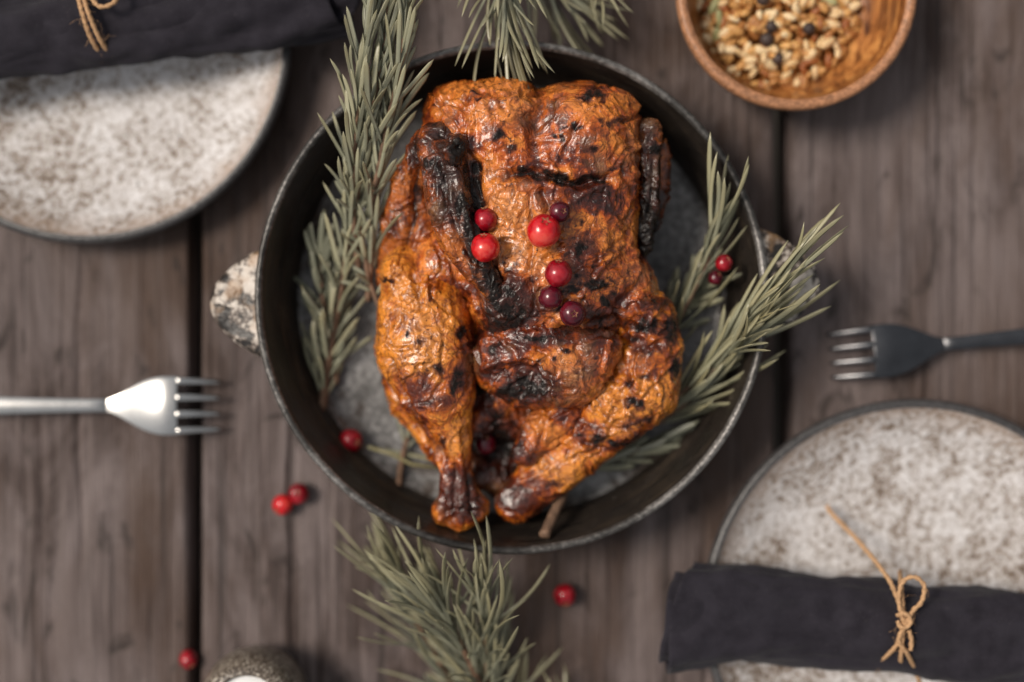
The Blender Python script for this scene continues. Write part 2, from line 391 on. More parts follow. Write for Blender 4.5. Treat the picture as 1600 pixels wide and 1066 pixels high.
def tube_arrays(pts, rad, sides=6, lobes=0, twist=0, cap=True, flat=1.0):
    pts = [Vector(p) for p in pts]; n = len(pts); V = []; F = []
    if not hasattr(rad, '__len__'): rad = [rad]*n
    up = Vector((0, 0, 1)); L = 0
    for i, p in enumerate(pts):
        t = (pts[min(i+1, n-1)]-pts[max(i-1, 0)]).normalized()
        if i: L += (p-pts[i-1]).length
        s = t.cross(up)
        if s.length < .05: s = t.cross(Vector((0, 1, 0)))
        s.normalize(); u = s.cross(t).normalized(); up = u
        for k in range(sides):
            a = 2*math.pi*k/sides
            r = rad[i]*(1+(.2*math.cos(lobes*(a+L*twist)) if lobes else 0))
            V.append(p+s*math.cos(a)*r+u*math.sin(a)*r*flat)
    for i in range(n-1):
        for k in range(sides):
            k2 = (k+1) % sides; F.append((i*sides+k, i*sides+k2, (i+1)*sides+k2, (i+1)*sides+k))
    if cap: F.append(tuple(range(sides))[::-1]); F.append(tuple(range((n-1)*sides, n*sides)))
    return V, F
def catmull(pts, m=8):
    pts = [Vector(p) for p in pts]; P = [pts[0]*2-pts[1]]+pts+[pts[-1]*2-pts[-2]]; out = []
    for i in range(1, len(P)-2):
        for j in range(m):
            t = j/m
            out.append(.5*((2*P[i])+(-P[i-1]+P[i+1])*t+(2*P[i-1]-5*P[i]+4*P[i+1]-P[i+2])*t*t+(-P[i-1]+3*P[i]-3*P[i+1]+P[i+2])*t**3))
    out.append(pts[-1]); return out
def tube(name, pts, rad, mat, parent=None, **kw):
    V, F = tube_arrays(pts, rad, **kw); return obj(name, mesh_np(name, V, F), mat, parent)
def join_arrays(lst):
    V = []; F = []
    for v, f in lst:
        b = len(V); V += [tuple(x) for x in v]; F += [tuple(i+b for i in q) for q in f]
    return V, F

# ================================================================== the table
ground = obj('ground', mesh_np('ground', [(-6, -6, -.76), (6, -6, -.76), (6, 6, -.76), (-6, 6, -.76)], [(0, 1, 2, 3)], False),
             mat_plain('dark_soil', (.035, .03, .025), .9, 0, .5, .2, .4, 8)); tag(ground, kind='structure')
table = bpy.data.objects.new('wooden_table', None); COL.objects.link(table)
tag(table, 'weathered grey brown plank table top that everything stands on', 'table')
cracks = [(458, 430, 1200, 1.6, 2.5), (126, 360, 900, 1.1, 1.5), (520, 700, 1200, .8, 1.0), (1140, -60, 260, .9, 1.2), (1100, 820, 1200, 1.0, 1.6), (1430, -60, 420, .7, 1), (60, 620, 1200, .7, 1), (925, -100, 80, .8, 1), (690, 860, 1250, .8, 1.3), (1320, 500, 760, .5, .8)]
def plank(x0, x1, seed, label):
    # x0,x1 in photo pixels on the table plane; top face is a relief grid with a few splits along the grain
    xa, xb = (x0-800)*SPX, (x1-800)*SPX; ya, yb = -.34, .34
    nx = max(20, int((xb-xa)/.0011)); ny = 150
    xs = np.linspace(0, 1, nx); ys = np.linspace(ya, yb, ny)
    X, Y = np.meshgrid(xs, ys, indexing='ij')
    wl = .0011*np.array([mnoise.noise(Vector((seed, y*14, 0))) for y in ys]); wr = .0011*np.array([mnoise.noise(Vector((seed+9, y*14, 0))) for y in ys])
    XX = (xa+wl)[None, :]*(1-X)+(xb+wr)[None, :]*X
    P = np.stack([XX.ravel()*160, Y.ravel()*9, np.full(XX.size, seed)], 1)
    P2 = np.stack([XX.ravel()*25, Y.ravel()*6, np.full(XX.size, seed+3.)], 1)
    Z = (.00028*fbm(P, 3)+.0006*gn(P2)).reshape(XX.shape) - .0008
    e = np.minimum(XX-(xa+wl)[None, :], (xb+wr)[None, :]-XX); Z -= .0022*np.clip(1-e/.0028, 0, 1)**2
    px = 800+XX/SPX; py = 533-Y/SPX
    for (cx, c0, c1, w, d) in cracks:
        cc = cx+5*np.sin(py/140+cx)+2*np.sin(py/31+cx*2); env = sstep(c0-30, c0+60, py)*(1-sstep(c1-60, c1+30, py))
        Z -= d/1000*env*np.exp(-((px-cc)/(w*2.6))**2)
    V = np.stack([XX.ravel(), Y.ravel(), Z.ravel()], 1)
    I = np.arange(nx*ny).reshape(nx, ny)
    F = np.stack([I[:-1, :-1].ravel(), I[1:, :-1].ravel(), I[1:, 1:].ravel(), I[:-1, 1:].ravel()], 1)
    loop = list(I[:, 0])+list(I[-1, 1:])+list(I[-2::-1, -1])+list(I[0, -2:0:-1]); m = len(loop); b = len(V)
    V = np.concatenate([V, np.stack([V[loop, 0], V[loop, 1], np.full(m, -.038)], 1)])
    SF = np.array([(loop[k], b+k, b+(k+1) % m, loop[(k+1) % m]) for k in range(m)])
    me = mesh_np('plank', V, np.concatenate([F, SF])); o = obj('plank', me, M['wood'], table)
    return o
plank(-640, -300, 1.3, ''); plank(-282, 294, 2.7, ''); plank(314, 1211, 5.1, ''); plank(1236, 1900, 8.4, ''); plank(1922, 2300, 11.4, '')
for y in (-.27, .27):
    V = [(x, y+dy, z) for z in (-.09, -.0385) for dy in (-.03, .03) for x in (-.49, .5)]
    obj('crossbeam', mesh_np('crossbeam', V, [(0, 2, 3, 1), (4, 5, 7, 6), (0, 1, 5, 4), (2, 6, 7, 3), (0, 4, 6, 2), (1, 3, 7, 5)], False), M['wood'], table)
for x in (-.45, .46):
    for y in (-.27, .27):
        V = [(x+dx, y+dy, z) for z in (-.76, -.09) for dy in (-.03, .03) for dx in (-.03, .03)]
        obj('leg', mesh_np('leg', V, [(0, 2, 3, 1), (4, 5, 7, 6), (0, 1, 5, 4), (2, 6, 7, 3), (0, 4, 6, 2), (1, 3, 7, 5)], False), M['wood'], table)

# ================================================================== pan
PC = W(800, 465, .05); PCX, PCY = PC.x, PC.y
pan = bpy.data.objects.new('roasting_pan', None); COL.objects.link(pan); pan.location = (PCX, PCY, 0)
tag(pan, 'round black enamelled roasting pan with worn rim holding the chicken', 'pan')
lathe('pan_floor', [(0, .0078), (.04, .0078), (.085, .0082), (.1035, .0090), (.1068, .0100), (.1085, .0118)], 128, mat=M['floor'], parent=pan)
lathe('pan_wall', [(.1085, .0118), (.1098, .0148), (.1112, .019), (.1118, .0215), (.1136, .0228), (.1152, .030), (.1172, .040), (.1192, .0485), (.1196, .0498)], 128, mat=M['cast'], parent=pan)
lathe('rim', [(.1196, .0498), (.1202, .0512), (.1216, .0519), (.1230, .0514), (.1236, .0500), (.1230, .0488)], 160, mat=M['rim'], parent=pan, wob=.004)
lathe('pan_shell', [(.1230, .0488), (.1215, .040), (.1185, .022), (.1150, .008), (.110, .0022), (.09, .0008), (0, .0008)], 128, mat=M['cast'], parent=pan)
def handle(side, ymid, ext, h0, h1, dz):
    # flat lug: outline in polar-ish coords around the rim
    n = 26; top = []; R = .1232
    prof = []
    for i in range(n):
        t = i/(n-1); y = h0+(h1-h0)*t; b = abs(2*t-1)
        e = ext*(max(0, 1-b**1.9))**.85 + .0015
        prof.append((y, e))
    V = []; F = []; m = 9; Z0 = .0455+dz
    for i, (y, e) in enumerate(prof):
        x0 = math.sqrt(R*R-y*y)-.0015
        for j in range(m):
            u = j/(m-1); x = x0+(e)*u
            zz = .0012*mnoise.noise(Vector((x*120, y*120, side)))
            edge = min(1, (1-u)/.12)*min(1, min(i, n-1-i)/1.5)
            V.append((side*x, y, Z0-.004*u+.0022*math.sqrt(max(0, edge))+zz))
    b0 = len(V)
    for k in range(b0):
        x, y, z = V[k]; V.append((x, y, Z0-.0035-.004*((k % m)/(m-1))))
    for i in range(n-1):
        for j in range(m-1):
            a = i*m+j; q = (a, a+1, a+m+1, a+m); F.append(q if side > 0 else q[::-1]); q2 = tuple(v+b0 for v in q); F.append(q2[::-1] if side > 0 else q2)
    for i in range(n-1):
        for j in (0, m-1):
            a = i*m+j; F.append((a, a+m, a+m+b0, a+b0))
    for j in range(m-1):
        for i in (0, n-1):
            a = i*m+j; F.append((a, a+1, a+1+b0, a+b0))
    return obj('handle', mesh_np('handle', V, F), M['handle'], pan)
handle(-1, 0, .0236, -.0300, .0245, 0)
handle(1, 0, .0265, -.019, .0350, 0)

# ================================================================== chicken
chick = bpy.data.objects.new('roast_chicken', None); COL.objects.link(chick); chick.location = W(830, 470, .009)
tag(chick, 'whole roast chicken with golden wrinkled skin and charred patches in the round black pan', 'roast chicken')
HG = .00085
def chicken_part(name, prims, char_shade=(), tone=(), pale=(), grooves=(), base=.3, wr=1.0, mat=None, seed=0., h=HG, stretch=(1, 1, 1), folds=40, fold_amp=1.0):
    pts = []
    for pr in prims:
        if pr[0] == 'e':
            s = S(pr[3]/1000); r = max(pr[4], pr[5])*s; c = Wm(*pr[1:4]); pts += [(c.x-r, c.y-r, c.z-pr[6]/1000), (c.x+r, c.y+r, c.z+pr[6]/1000)]
        else:
            for q in pr[1]:
                r = q[3]*S(q[2]/1000); c = Wm(*q[:3]); pts += [(c.x-r, c.y-r, c.z-r*pr[2]), (c.x+r, c.y+r, c.z+r*pr[2])]
    pts = np.array(pts); lo = pts.min(0)-.005; hi = pts.max(0)+.005
    V, F = build_implicit(prims, lo, hi, h)
    for it in range(3):   # relax
        N = np.zeros_like(V); cnt = np.zeros(len(V))
        for a in range(4):
            b = F[:, (a+1) % 4]
            for c in range(3): N[:, c] += np.bincount(F[:, a], weights=V[b, c], minlength=len(V))
            cnt += np.bincount(F[:, a], minlength=len(V))
        V = .5*V+.5*N/cnt[:, None]
    Nn = vnormals(V, F)
    px, py = topx(V)
    Q = V*np.array(stretch)+seed
    wrp = np.stack([gn(Q*90+3), gn(Q*90+31), gn(Q*90+57)], 1)*.0045
    Qw = Q+wrp
    lump = gn(Q*38)*.0014 + gn(Q*80+9)*.0007
    rg = lambda f, o, p: (1-np.abs(gn(Qw*f+o))*1.6).clip(0, 1)**p
    Qs = Qw*np.array([1, .62, 1]); Qt = Qw*np.array([.6, 1, 1])
    fm = sstep(-.15, .25, gn(Q*30+70)); 
    r1 = (1-np.abs(gn(Qs*100+5))*2.4).clip(0, 1)**1.5*(1-fm) + (1-np.abs(gn(Qt*100+25))*2.4).clip(0, 1)**1.5*fm
    r2 = (1-np.abs(gn(Qs*210+11))*2.2).clip(0, 1)**1.5*(1-fm) + (1-np.abs(gn(Qt*210+41))*2.2).clip(0, 1)**1.5*fm
    r3 = rg(400, 19, 2)
    wz = .35+.65*sstep(-.25, .3, gn(Q*45+91))
    disp = lump + wr*(.0011*r1*wz + .0005*r2*wz + .0001*r3 - .0005)
    crz = np.zeros(len(V)); jx0 = 5*gn(Q*160+3); jy0 = 5*gn(Q*160+13)
    fr_ = np.random.default_rng(int(seed*10)); up_i = np.where(Nn[:, 2] > .25)[0]
    for _f in range(folds):
        i0 = up_i[fr_.integers(len(up_i))]; x, y = px[i0], py[i0]; an = fr_.uniform(0, math.pi*2); pl = [(x, y)]
        for _k in range(fr_.integers(3, 7)):
            an += fr_.normal(0, .45); x += 13*math.cos(an); y += 13*math.sin(an); pl.append((x, y))
        w = fr_.uniform(2.4, 4.2); am = fr_.uniform(.5, 1.15)*fold_amp; ox, oy = -math.sin(an)*w*1.5, math.cos(an)*w*1.5
        m0 = (px > min(p[0] for p in pl)-25) & (px < max(p[0] for p in pl)+25) & (py > min(p[1] for p in pl)-25) & (py < max(p[1] for p in pl)+25)
        qx, qy = px[m0]+jx0[m0], py[m0]+jy0[m0]
        d1 = seg_dist(qx, qy, pl); d2 = seg_dist(qx, qy, [(a+ox, b+oy) for a, b in pl])
        disp[m0] += (am*np.exp(-(d1/w)**2) - .9*am*np.exp(-(d2/w)**2))/1000*sstep(-.1, .4, Nn[m0, 2]); crz[m0] = np.maximum(crz[m0], .45*am*np.exp(-(d2/(w*.8))**2))
    for (pl, w, amp) in grooves:
        d = seg_dist(px+4*gn(Q*150), py+4*gn(Q*150+7), pl)
        disp += amp/1000*np.exp(-(d/w)**2)*sstep(-.1, .5, Nn[:, 2])
        if amp < -1.2: crz = np.maximum(crz, np.exp(-(d/(w*.6))**2)*min(1, -amp/3))
    V2 = V+Nn*disp[:, None]
    V2[:, 2] = np.maximum(V2[:, 2], .0092)
    upm = sstep(-.3, .3, Nn[:, 2])
    def paint(lst, nz=.3):
        m = np.zeros(len(V))
        jx = 9*gn(Q*130+40)+5*gn(Q*330+40); jy = 9*gn(Q*130+77)+5*gn(Q*330+7)
        for it in lst:
            if it[0] == 'l':
                _, pl, w, a = it; d = seg_dist(px+jx, py+jy, pl)/w
            else:
                x, y, rx, ry, a = it; d = np.hypot((px+jx-x)/rx, (py+jy-y)/ry)
            m = np.maximum(m, a*(1-sstep(.25, 1.75, d))) if a > 0 else m + a*(1-sstep(.6, 1.5, d))
        return m*upm
    me = mesh_np(name, V2, F)
    tn = base + .32*fbm(Q*55+3, 3) + .34*gn(Q*24+1) + .12*(1-r1)-.05  # also darker in the troughs between wrinkle ridges, shade put into the tone
    tn = tn + paint(tone)
    attr(me, 'crease_shade', np.clip(crz*upm, 0, 1)); attr(me, 'char_shade', np.clip(paint(char_shade), 0, 1)); attr(me, 'tone', np.clip(tn, 0, 1)); attr(me, 'pale', np.clip(paint(pale)+.35*sstep(.1, .6, gn(Q*60+50)), 0, 1))
    return obj(name, me, mat or M['skin'], None)
def adopt(o):
    o.parent = chick; o.matrix_parent_inverse = Matrix.Translation(-chick.location); return o

body = chicken_part('body',
  [('e', 757, 216, 46, 94, 84, 35, 0, 6), ('e', 796, 195, 44, 58, 60, 34, 0, 10), ('e', 912, 213, 46, 86, 78, 36, 0, 8), ('e', 882, 195, 44, 46, 56, 33, 0, 10), ('e', 835, 325, 46, 158, 150, 37, 0, 14), ('e', 930, 300, 42, 66, 140, 32, 0, 12),
   ('e', 868, 440, 46, 140, 105, 36, 0, 8), ('e', 785, 470, 44, 50, 75, 34, 0, 8), ('e', 800, 150, 40, 40, 22, 20, 0, 6), ('e', 692, 420, 38, 58, 62, 26, 0, 10), ('e', 985, 465, 40, 42, 55, 28, 0, 10), ('e', 700, 175, 40, 36, 34, 24, 0, 8), ('e', 962, 175, 40, 30, 30, 24, 0, 8)],
  char_shade=[(778, 214, 8, 9, 1), (800, 233, 12, 5, .8), (750, 262, 6, 7, .8), ('l', [(812, 266), (835, 272), (852, 268), (880, 283), (905, 286), (925, 279), (945, 282)], 7, .85), (848, 276, 20, 9, .7), (925, 152, 26, 9, .85), (955, 190, 20, 6, .6),
        (885, 204, 5, 4, .9), (897, 200, 7, 5, .9), (868, 216, 5, 4, .9), (881, 218, 5, 5, .9), (875, 240, 5, 6, .9), (903, 247, 5, 5, .8), (924, 238, 6, 6, .9), (963, 262, 6, 5, .8), (680, 165, 6, 4, .8), (745, 152, 8, 3, .8),
        ('l', [(737, 268), (742, 340), (752, 400), (775, 440)], 11, .95), (792, 492, 40, 58, .85), (768, 530, 26, 30, .8), (835, 490, 18, 30, .45), (835, 435, 10, 8, .5), (800, 418, 12, 7, .6),
        (900, 392, 9, 22, .9), (884, 400, 10, 6, .8), (905, 385, 12, 5, .9), (897, 455, 18, 8, .9), (930, 448, 22, 6, .95), (945, 470, 9, 8, .95), (965, 462, 10, 10, .8), (930, 430, 60, 60, .34), (985, 440, 20, 40, .34), (925, 415, 6, 5, .9), (905, 436, 5, 5, .8), (868, 485, 16, 8, .8),
        (885, 330, 12, 8, .5), (930, 330, 8, 5, .6), (912, 345, 6, 4, .7), (965, 310, 5, 5, .7), (960, 400, 30, 30, .28), (900, 370, 50, 30, .28), (950, 500, 30, 16, .7), (930, 300, 20, 8, .5), (790, 410, 6, 4, .6), ('l', [(832, 225), (836, 262)], 6, .35)],
  tone=[('l', [(830, 200), (835, 300)], 14, .22), (905, 308, 60, 24, .6), (905, 256, 70, 20, .35), (720, 420, 40, 60, .3), (860, 220, 40, 60, .12), (930, 225, 50, 40, .12), (940, 480, 60, 40, .3), (870, 380, 60, 30, .2), (700, 155, 55, 20, .16), (845, 290, 30, 20, .3), (900, 430, 90, 80, .26), (800, 485, 55, 60, .75), (720, 210, 14, 60, .25), (950, 140, 40, 12, .3), (795, 350, 50, 60, -.12), (790, 200, 50, 45, -.12), (930, 200, 50, 35, -.1), (975, 330, 20, 90, -.05)],
  pale=[(790, 350, 45, 60, .75), (845, 420, 16, 40, .8), (800, 170, 60, 30, .35), (880, 160, 40, 20, .3), (985, 230, 10, 40, .4)],
  grooves=[([(838, 130), (842, 165), (834, 215), (838, 262)], 9, -2.2), ([(800, 272), (832, 268), (852, 272), (885, 285), (915, 287), (950, 278)], 7, -3.4), ([(790, 262), (840, 258), (890, 272), (950, 268)], 6, 1.2), ([(800, 288), (850, 290), (900, 298), (950, 294)], 6, 1.2), ([(740, 255), (748, 340), (760, 420), (780, 430)], 9, -3.5), ([(828, 300), (835, 360), (828, 440), (840, 500)], 5, -1.6), ([(850, 300), (858, 330)], 6, -2),
           ([(990, 190), (985, 290), (992, 400)], 8, .9), ([(770, 310), (810, 335)], 5, 1.3), ([(775, 285), (830, 300)], 6, 1.5), ([(700, 150), (735, 170), (745, 220)], 6, -1.2), ([(750, 160), (800, 155), (840, 170)], 6, 1.2), ([(880, 520), (960, 500), (1000, 440)], 9, -3),
           ([(775, 425), (830, 438), (845, 400)], 5, 1.3), ([(1000, 440), (985, 380)], 7, 1.)],
  base=.19, seed=2.3, folds=120)
tail = chicken_part('tail',
  [('e', 862, 540, 59, 108, 48, 14, -6, 5), ('e', 890, 582, 57, 64, 54, 13, 30, 6), ('e', 786, 565, 52, 50, 52, 14, 25, 6), ('e', 826, 606, 50, 50, 34, 11, -8, 7), ('e', 930, 550, 57, 34, 40, 13, -30, 5)],
  char_shade=[(822, 604, 42, 26, .95), (790, 618, 24, 14, .7), (773, 545, 10, 16, .8), (850, 530, 45, 7, .8), (765, 570, 8, 10, .6), (865, 565, 5, 5, .9), (845, 560, 5, 4, .6), (890, 548, 5, 4, .7), (900, 580, 6, 5, .5), (930, 560, 5, 4, .6)],
  tone=[(850, 522, 110, 24, .75), (950, 540, 20, 40, .4), (790, 560, 45, 45, .5), (840, 600, 60, 40, .35), (930, 545, 25, 40, .12)], pale=[(890, 600, 40, 30, .45), (900, 560, 30, 30, .4)],  # top band puts the crease shade against the body into the colour
  grooves=[([(755, 575), (800, 560), (830, 556), (858, 575), (872, 625)], 6, 2.2), ([(765, 590), (800, 577), (835, 574), (850, 600)], 7, -1.8), ([(765, 535), (820, 540), (860, 560)], 5, -1.4), ([(900, 540), (915, 580)], 5, -1.6), ([(845, 530), (830, 560)], 5, -1.5), ([(955, 530), (945, 580)], 5, 1.4)], base=.30, seed=5.1)
thigh_flap = chicken_part('loose_skin',
  [('c', [(885, 645, 46, 34), (848, 672, 45, 34), (820, 706, 43, 22)], .8, 3), ('c', [(780, 625, 34, 34), (745, 665, 32, 24)], .9, 5), ('c', [(800, 770, 20, 26), (765, 740, 22, 26), (745, 750, 24, 20)], .8, 4), ('e', 800, 640, 24, 70, 50, 14, 0, 5), ('e', 785, 705, 15, 58, 75, 9, 0, 4)],
  char_shade=[(790, 735, 45, 14, .75), (760, 620, 20, 12, .6), (778, 690, 34, 44, .95), (850, 735, 30, 8, .6)], tone=[(770, 750, 50, 30, .6), (775, 690, 34, 50, .6), (760, 640, 30, 30, .2)], pale=[(830, 670, 20, 30, .3)], grooves=[([(850, 645), (835, 700)], 5, 1.2), ([(865, 725), (900, 690), (910, 660)], 6, -3)], base=.42, seed=8.2, wr=.8)  # scorch marks, plus the cavity floor blackened to put its shade into colour
leg_l = chicken_part('leg',
  [('c', [(650, 432, 42, 52), (662, 485, 48, 74), (668, 548, 50, 77), (684, 615, 50, 60), (704, 680, 46, 34), (714, 735, 42, 25), (718, 775, 40, 33), (720, 795, 38, 34)], .85, 4),
   ('c', [(625, 540, 32, 40), (650, 620, 30, 44), (690, 700, 32, 26)], .9, 2), ('e', 625, 425, 45, 32, 38, 20, 0, 5), ('e', 745, 790, 34, 22, 22, 10, 0, 4), ('e', 690, 800, 34, 16, 20, 10, 0, 4)],
  char_shade=[(639, 523, 4, 7, 1), (717, 518, 9, 8, 1), (660, 534, 14, 8, .6), (687, 578, 12, 10, .75), (644, 496, 4, 3, .8), (600, 438, 12, 4, .8), (714, 600, 9, 24, 1), (640, 590, 30, 16, .42), (675, 630, 28, 12, .5), (690, 690, 8, 10, .7), (705, 775, 12, 25, .65), (735, 760, 14, 25, .7), (745, 560, 6, 60, .7), (600, 600, 6, 20, .6), (670, 470, 5, 5, .5)],
  tone=[(655, 620, 50, 30, .38), (715, 775, 50, 50, .75), (700, 690, 30, 30, .2), (735, 520, 18, 80, .3), (630, 500, 40, 60, -.12), (660, 440, 30, 30, -.1)],
  pale=[(665, 525, 30, 28, .6), (618, 440, 18, 16, .6), (665, 565, 25, 20, .5), (708, 690, 8, 25, .7), (620, 480, 20, 20, .3)],
  grooves=[([(648, 430), (655, 480)], 6, -2.2), ([(665, 430), (670, 475)], 4, 1.3), ([(605, 560), (640, 650), (695, 720)], 6, -3.4), ([(690, 770), (700, 815)], 4, -1.8), ([(712, 730), (708, 810)], 5, -2.0), ([(735, 740), (738, 800)], 5, -2), ([(590, 455), (640, 480)], 5, -1.2), ([(715, 680), (722, 740)], 4, 1.4)],
  base=.10, folds=60, fold_amp=.8, mat=M['skin_leg'], seed=11.7, wr=.8, stretch=(1, .8, 1))
leg_r = chicken_part('leg',
  [('c', [(1005, 500, 46, 50), (1012, 545, 46, 54), (1002, 600, 44, 62), (960, 645, 42, 57), (910, 688, 38, 52), (862, 730, 34, 44), (826, 765, 32, 36), (803, 786, 32, 33)], .85, 4), ('e', 1000, 480, 50, 48, 32, 20, -35, 6), ('e', 930, 620, 38, 50, 40, 20, 0, 6)],
  char_shade=[(1008, 508, 20, 9, 1), (1047, 515, 15, 20, 1), (1055, 572, 8, 14, 1), (992, 634, 14, 9, .95), (929, 690, 14, 12, 1), (968, 692, 18, 6, .8), (1012, 590, 8, 7, .7), (985, 600, 8, 8, .8), (1025, 475, 12, 8, .7), (990, 530, 14, 8, .7), (986, 666, 7, 5, .8), (905, 678, 8, 6, .7), (1010, 545, 30, 8, .5), (860, 755, 14, 8, .6), (815, 765, 20, 10, .6), (1000, 655, 20, 12, .4), (1030, 545, 8, 8, .6), (830, 790, 10, 12, .5), (880, 775, 14, 5, .4)],
  tone=[(1010, 510, 50, 40, .28), (820, 775, 55, 40, .65), (860, 700, 60, 14, .3), (970, 570, 25, 40, .1), (960, 660, 40, 20, .12), (1000, 700, 40, 15, .2), (940, 640, 30, 30, -.1)],
  pale=[(870, 740, 30, 14, .45), (940, 600, 20, 30, .3), (1000, 560, 20, 15, .3)],
  grooves=[([(990, 520), (1020, 530), (1045, 525)], 4, 1.4), ([(960, 520), (990, 545), (1030, 540)], 5, -1.8), ([(985, 460), (1010, 480), (1050, 470)], 4, 1.3), ([(860, 690), (920, 720), (950, 690)], 5, -1.2), ([(940, 590), (900, 650)], 6, -2)],
  base=.19, folds=70, mat=M['skin_leg'], seed=15.2, wr=.95)
wing_l = chicken_part('wing',
  [('c', [(678, 228, 60, 34), (640, 280, 50, 28), (618, 345, 42, 25), (608, 400, 34, 23), (604, 440, 30, 20)], .9, 3),
   ('c', [(686, 226, 70, 34), (696, 262, 73, 38), (700, 310, 75, 38), (720, 370, 77, 34), (748, 420, 77, 27), (772, 456, 75, 20), (786, 480, 73, 13)], .8, 3), ('e', 708, 234, 79, 22, 24, 9, -30, 3), ('e', 655, 360, 40, 45, 55, 14, 0, 5)],
  char_shade=[(712, 235, 16, 20, 1), (667, 251, 7, 6, .9), (690, 200, 24, 10, .5), ('l', [(728, 320), (745, 390), (772, 445), (790, 490)], 20, .95), ('l', [(728, 260), (738, 330)], 9, .9), ('l', [(712, 270), (722, 340)], 16, .42), ('l', [(655, 300), (645, 350)], 6, .5)],
  tone=[('l', [(690, 220), (715, 330)], 30, .45), ('l', [(670, 215), (640, 260)], 22, .22), (640, 270, 20, 20, .1), ('l', [(612, 350), (606, 440)], 25, -.1)], pale=[(680, 330, 12, 20, .3)],
  grooves=[([(690, 250), (700, 290), (695, 330)], 4, -2), ([(705, 250), (725, 320), (745, 390)], 4, 1.6), ([(690, 290), (715, 360), (740, 410)], 4, -1.6), ([(665, 215), (700, 235), (725, 260)], 4, 1.6), ([(690, 210), (715, 230)], 4, -1.8), ([(655, 270), (650, 330), (630, 390)], 7, -3)],
  base=.12, mat=M['skin_wing'], seed=19.4, wr=1.0, stretch=(1.25, .62, 1), h=.0008)
wing_r = chicken_part('wing',
  [('c', [(1014, 203, 56, 18), (1017, 228, 58, 19), (1014, 290, 56, 17), (1010, 345, 54, 15), (1008, 388, 52, 12)], .9, 2), ('c', [(1034, 232, 42, 14), (1032, 290, 42, 16), (1020, 350, 42, 13)], .9, 2), ('c', [(990, 210, 40, 20), (995, 380, 36, 24)], .9, 4)],
  char_shade=[(1022, 232, 13, 9, 1), ('l', [(1006, 330), (1008, 400)], 20, 1), ('l', [(1012, 250), (1006, 320)], 7, .7)], tone=[('l', [(1012, 200), (1015, 330)], 20, .3), ('l', [(1035, 240), (1030, 340)], 14, .25)],
  grooves=[([(1020, 250), (1015, 330)], 4, -1.5), ([(1025, 250), (1022, 340)], 4, 1.3)], base=.40, mat=M['skin_wing'], seed=23.4, wr=.8, stretch=(1.25, .62, 1), h=.0008)
for o in (body, tail, thigh_flap, leg_l, leg_r, wing_l, wing_r): adopt(o)
tag(wing_l, 'charred folded wing'); tag(wing_r, 'brown wing tucked against the breast')

# ------------------------------------------------------------------ cranberries
def ball(name, r, sx=1, sy=1, sz=1, seg=24, ring=14, dimple=.12):
    V = []; F = []
    for i in range(ring+1):
        th = math.pi*i/ring
        for j in range(seg):
            ph = 2*math.pi*j/seg; k = 1-dimple*math.exp(-(th/.28)**2)-.05*math.exp(-((math.pi-th)/.25)**2)
            k *= 1+.05*mnoise.noise(Vector((math.cos(ph)*math.sin(th)*1.5, math.sin(ph)*math.sin(th)*1.5, math.cos(th)*1.5)))
            V.append((r*k*sx*math.sin(th)*math.cos(ph), r*k*sy*math.sin(th)*math.sin(ph), r*k*sz*math.cos(th)))
    for i in range(ring):
        for j in range(seg): F.append((i*seg+j, (i+1)*seg+j, (i+1)*seg+(j+1) % seg, i*seg+(j+1) % seg))
    return mesh_np(name, V, F)
calyx_me = None
def make_calyx():
    V = []; F = []; n = 10
    for j in range(n):
        a = 2*math.pi*j/n; rr = .0017 if j % 2 else .0008
        V.append((rr*math.cos(a), rr*math.sin(a), .0004 if j % 2 else .0001)); V.append((rr*.4*math.cos(a), rr*.4*math.sin(a), -.0004))
    for j in range(n):
        k = (j+1) % n; F.append((2*j, 2*k, 2*k+1, 2*j+1))
    F.append(tuple(2*j+1 for j in range(n))); return mesh_np('calyx', V, F, False)
calyx_me = make_calyx()
deps = None
def surf_z(x, y):
    hit, loc, nrm, idx, ob, mt = SC.ray_cast(deps, Vector((x, y, .3)), Vector((0, 0, -1)))
    return loc.z if hit else 0
def berry(px, py, rpx, matn, label, zsurf=None, cal=(0.3, 0.4, .8), egg=1.0, sink=.12):
    global deps
    if zsurf is None:
        deps.update() if False else None
        p = W(px, py, .07)
        for _ in range(4):
            zs = surf_z(p.x, p.y); r = rpx*S(zs+.006); p = W(px, py, zs+r)
        zc = zs+r*(1-sink)
    else:
        r = rpx*S(zsurf+.006); zc = zsurf+r*.99
    me = ball('cranberry', r, 1, 1, egg); me.materials.append(M[matn])
    o = obj('cranberry', me); o.location = W(px, py, zc)
    q = Vector(cal).normalized().to_track_quat('Z', 'Y'); o.rotation_mode = 'QUATERNION'; o.rotation_quaternion = q
    c = obj('calyx', calyx_me, M['calyx'], o); c.location = (0, 0, r*.93*egg); s = r/.0052; c.scale = (s, s, s)
    tag(o, label, 'berry', 'cranberries scattered over the chicken and the table'); return o
bpy.context.view_layer.update(); deps = bpy.context.evaluated_depsgraph_get()
berry(849, 361, 27, 'b_bright', 'largest bright red cranberry, in the middle of the chicken breast', cal=(.1, .45, .75))
berry(875, 331, 17, 'b_dark', 'dark maroon cranberry tucked behind the largest bright berry', cal=(.25, .0, .8))
berry(758, 343, 19, 'b_mid', 'deep red cranberry beside the black wing tip, upper of two', cal=(-.1, .9, .35))
berry(758, 387, 23, 'b_bright', 'bright red cranberry beside the black wing tip, lower of two', cal=(-.1, .75, .5))
berry(872, 427, 22, 'b_mid', 'red cranberry at the top of the three lower berries on the chicken', cal=(0, .85, .5))
berry(860, 465, 19, 'b_dark', 'dark cranberry squeezed between two berries low on the chicken', cal=(-.9, .3, .2))
berry(895, 490, 21, 'b_dark', 'dark red cranberry with its star shaped blossom end facing up', cal=(.08, -.05, 1))
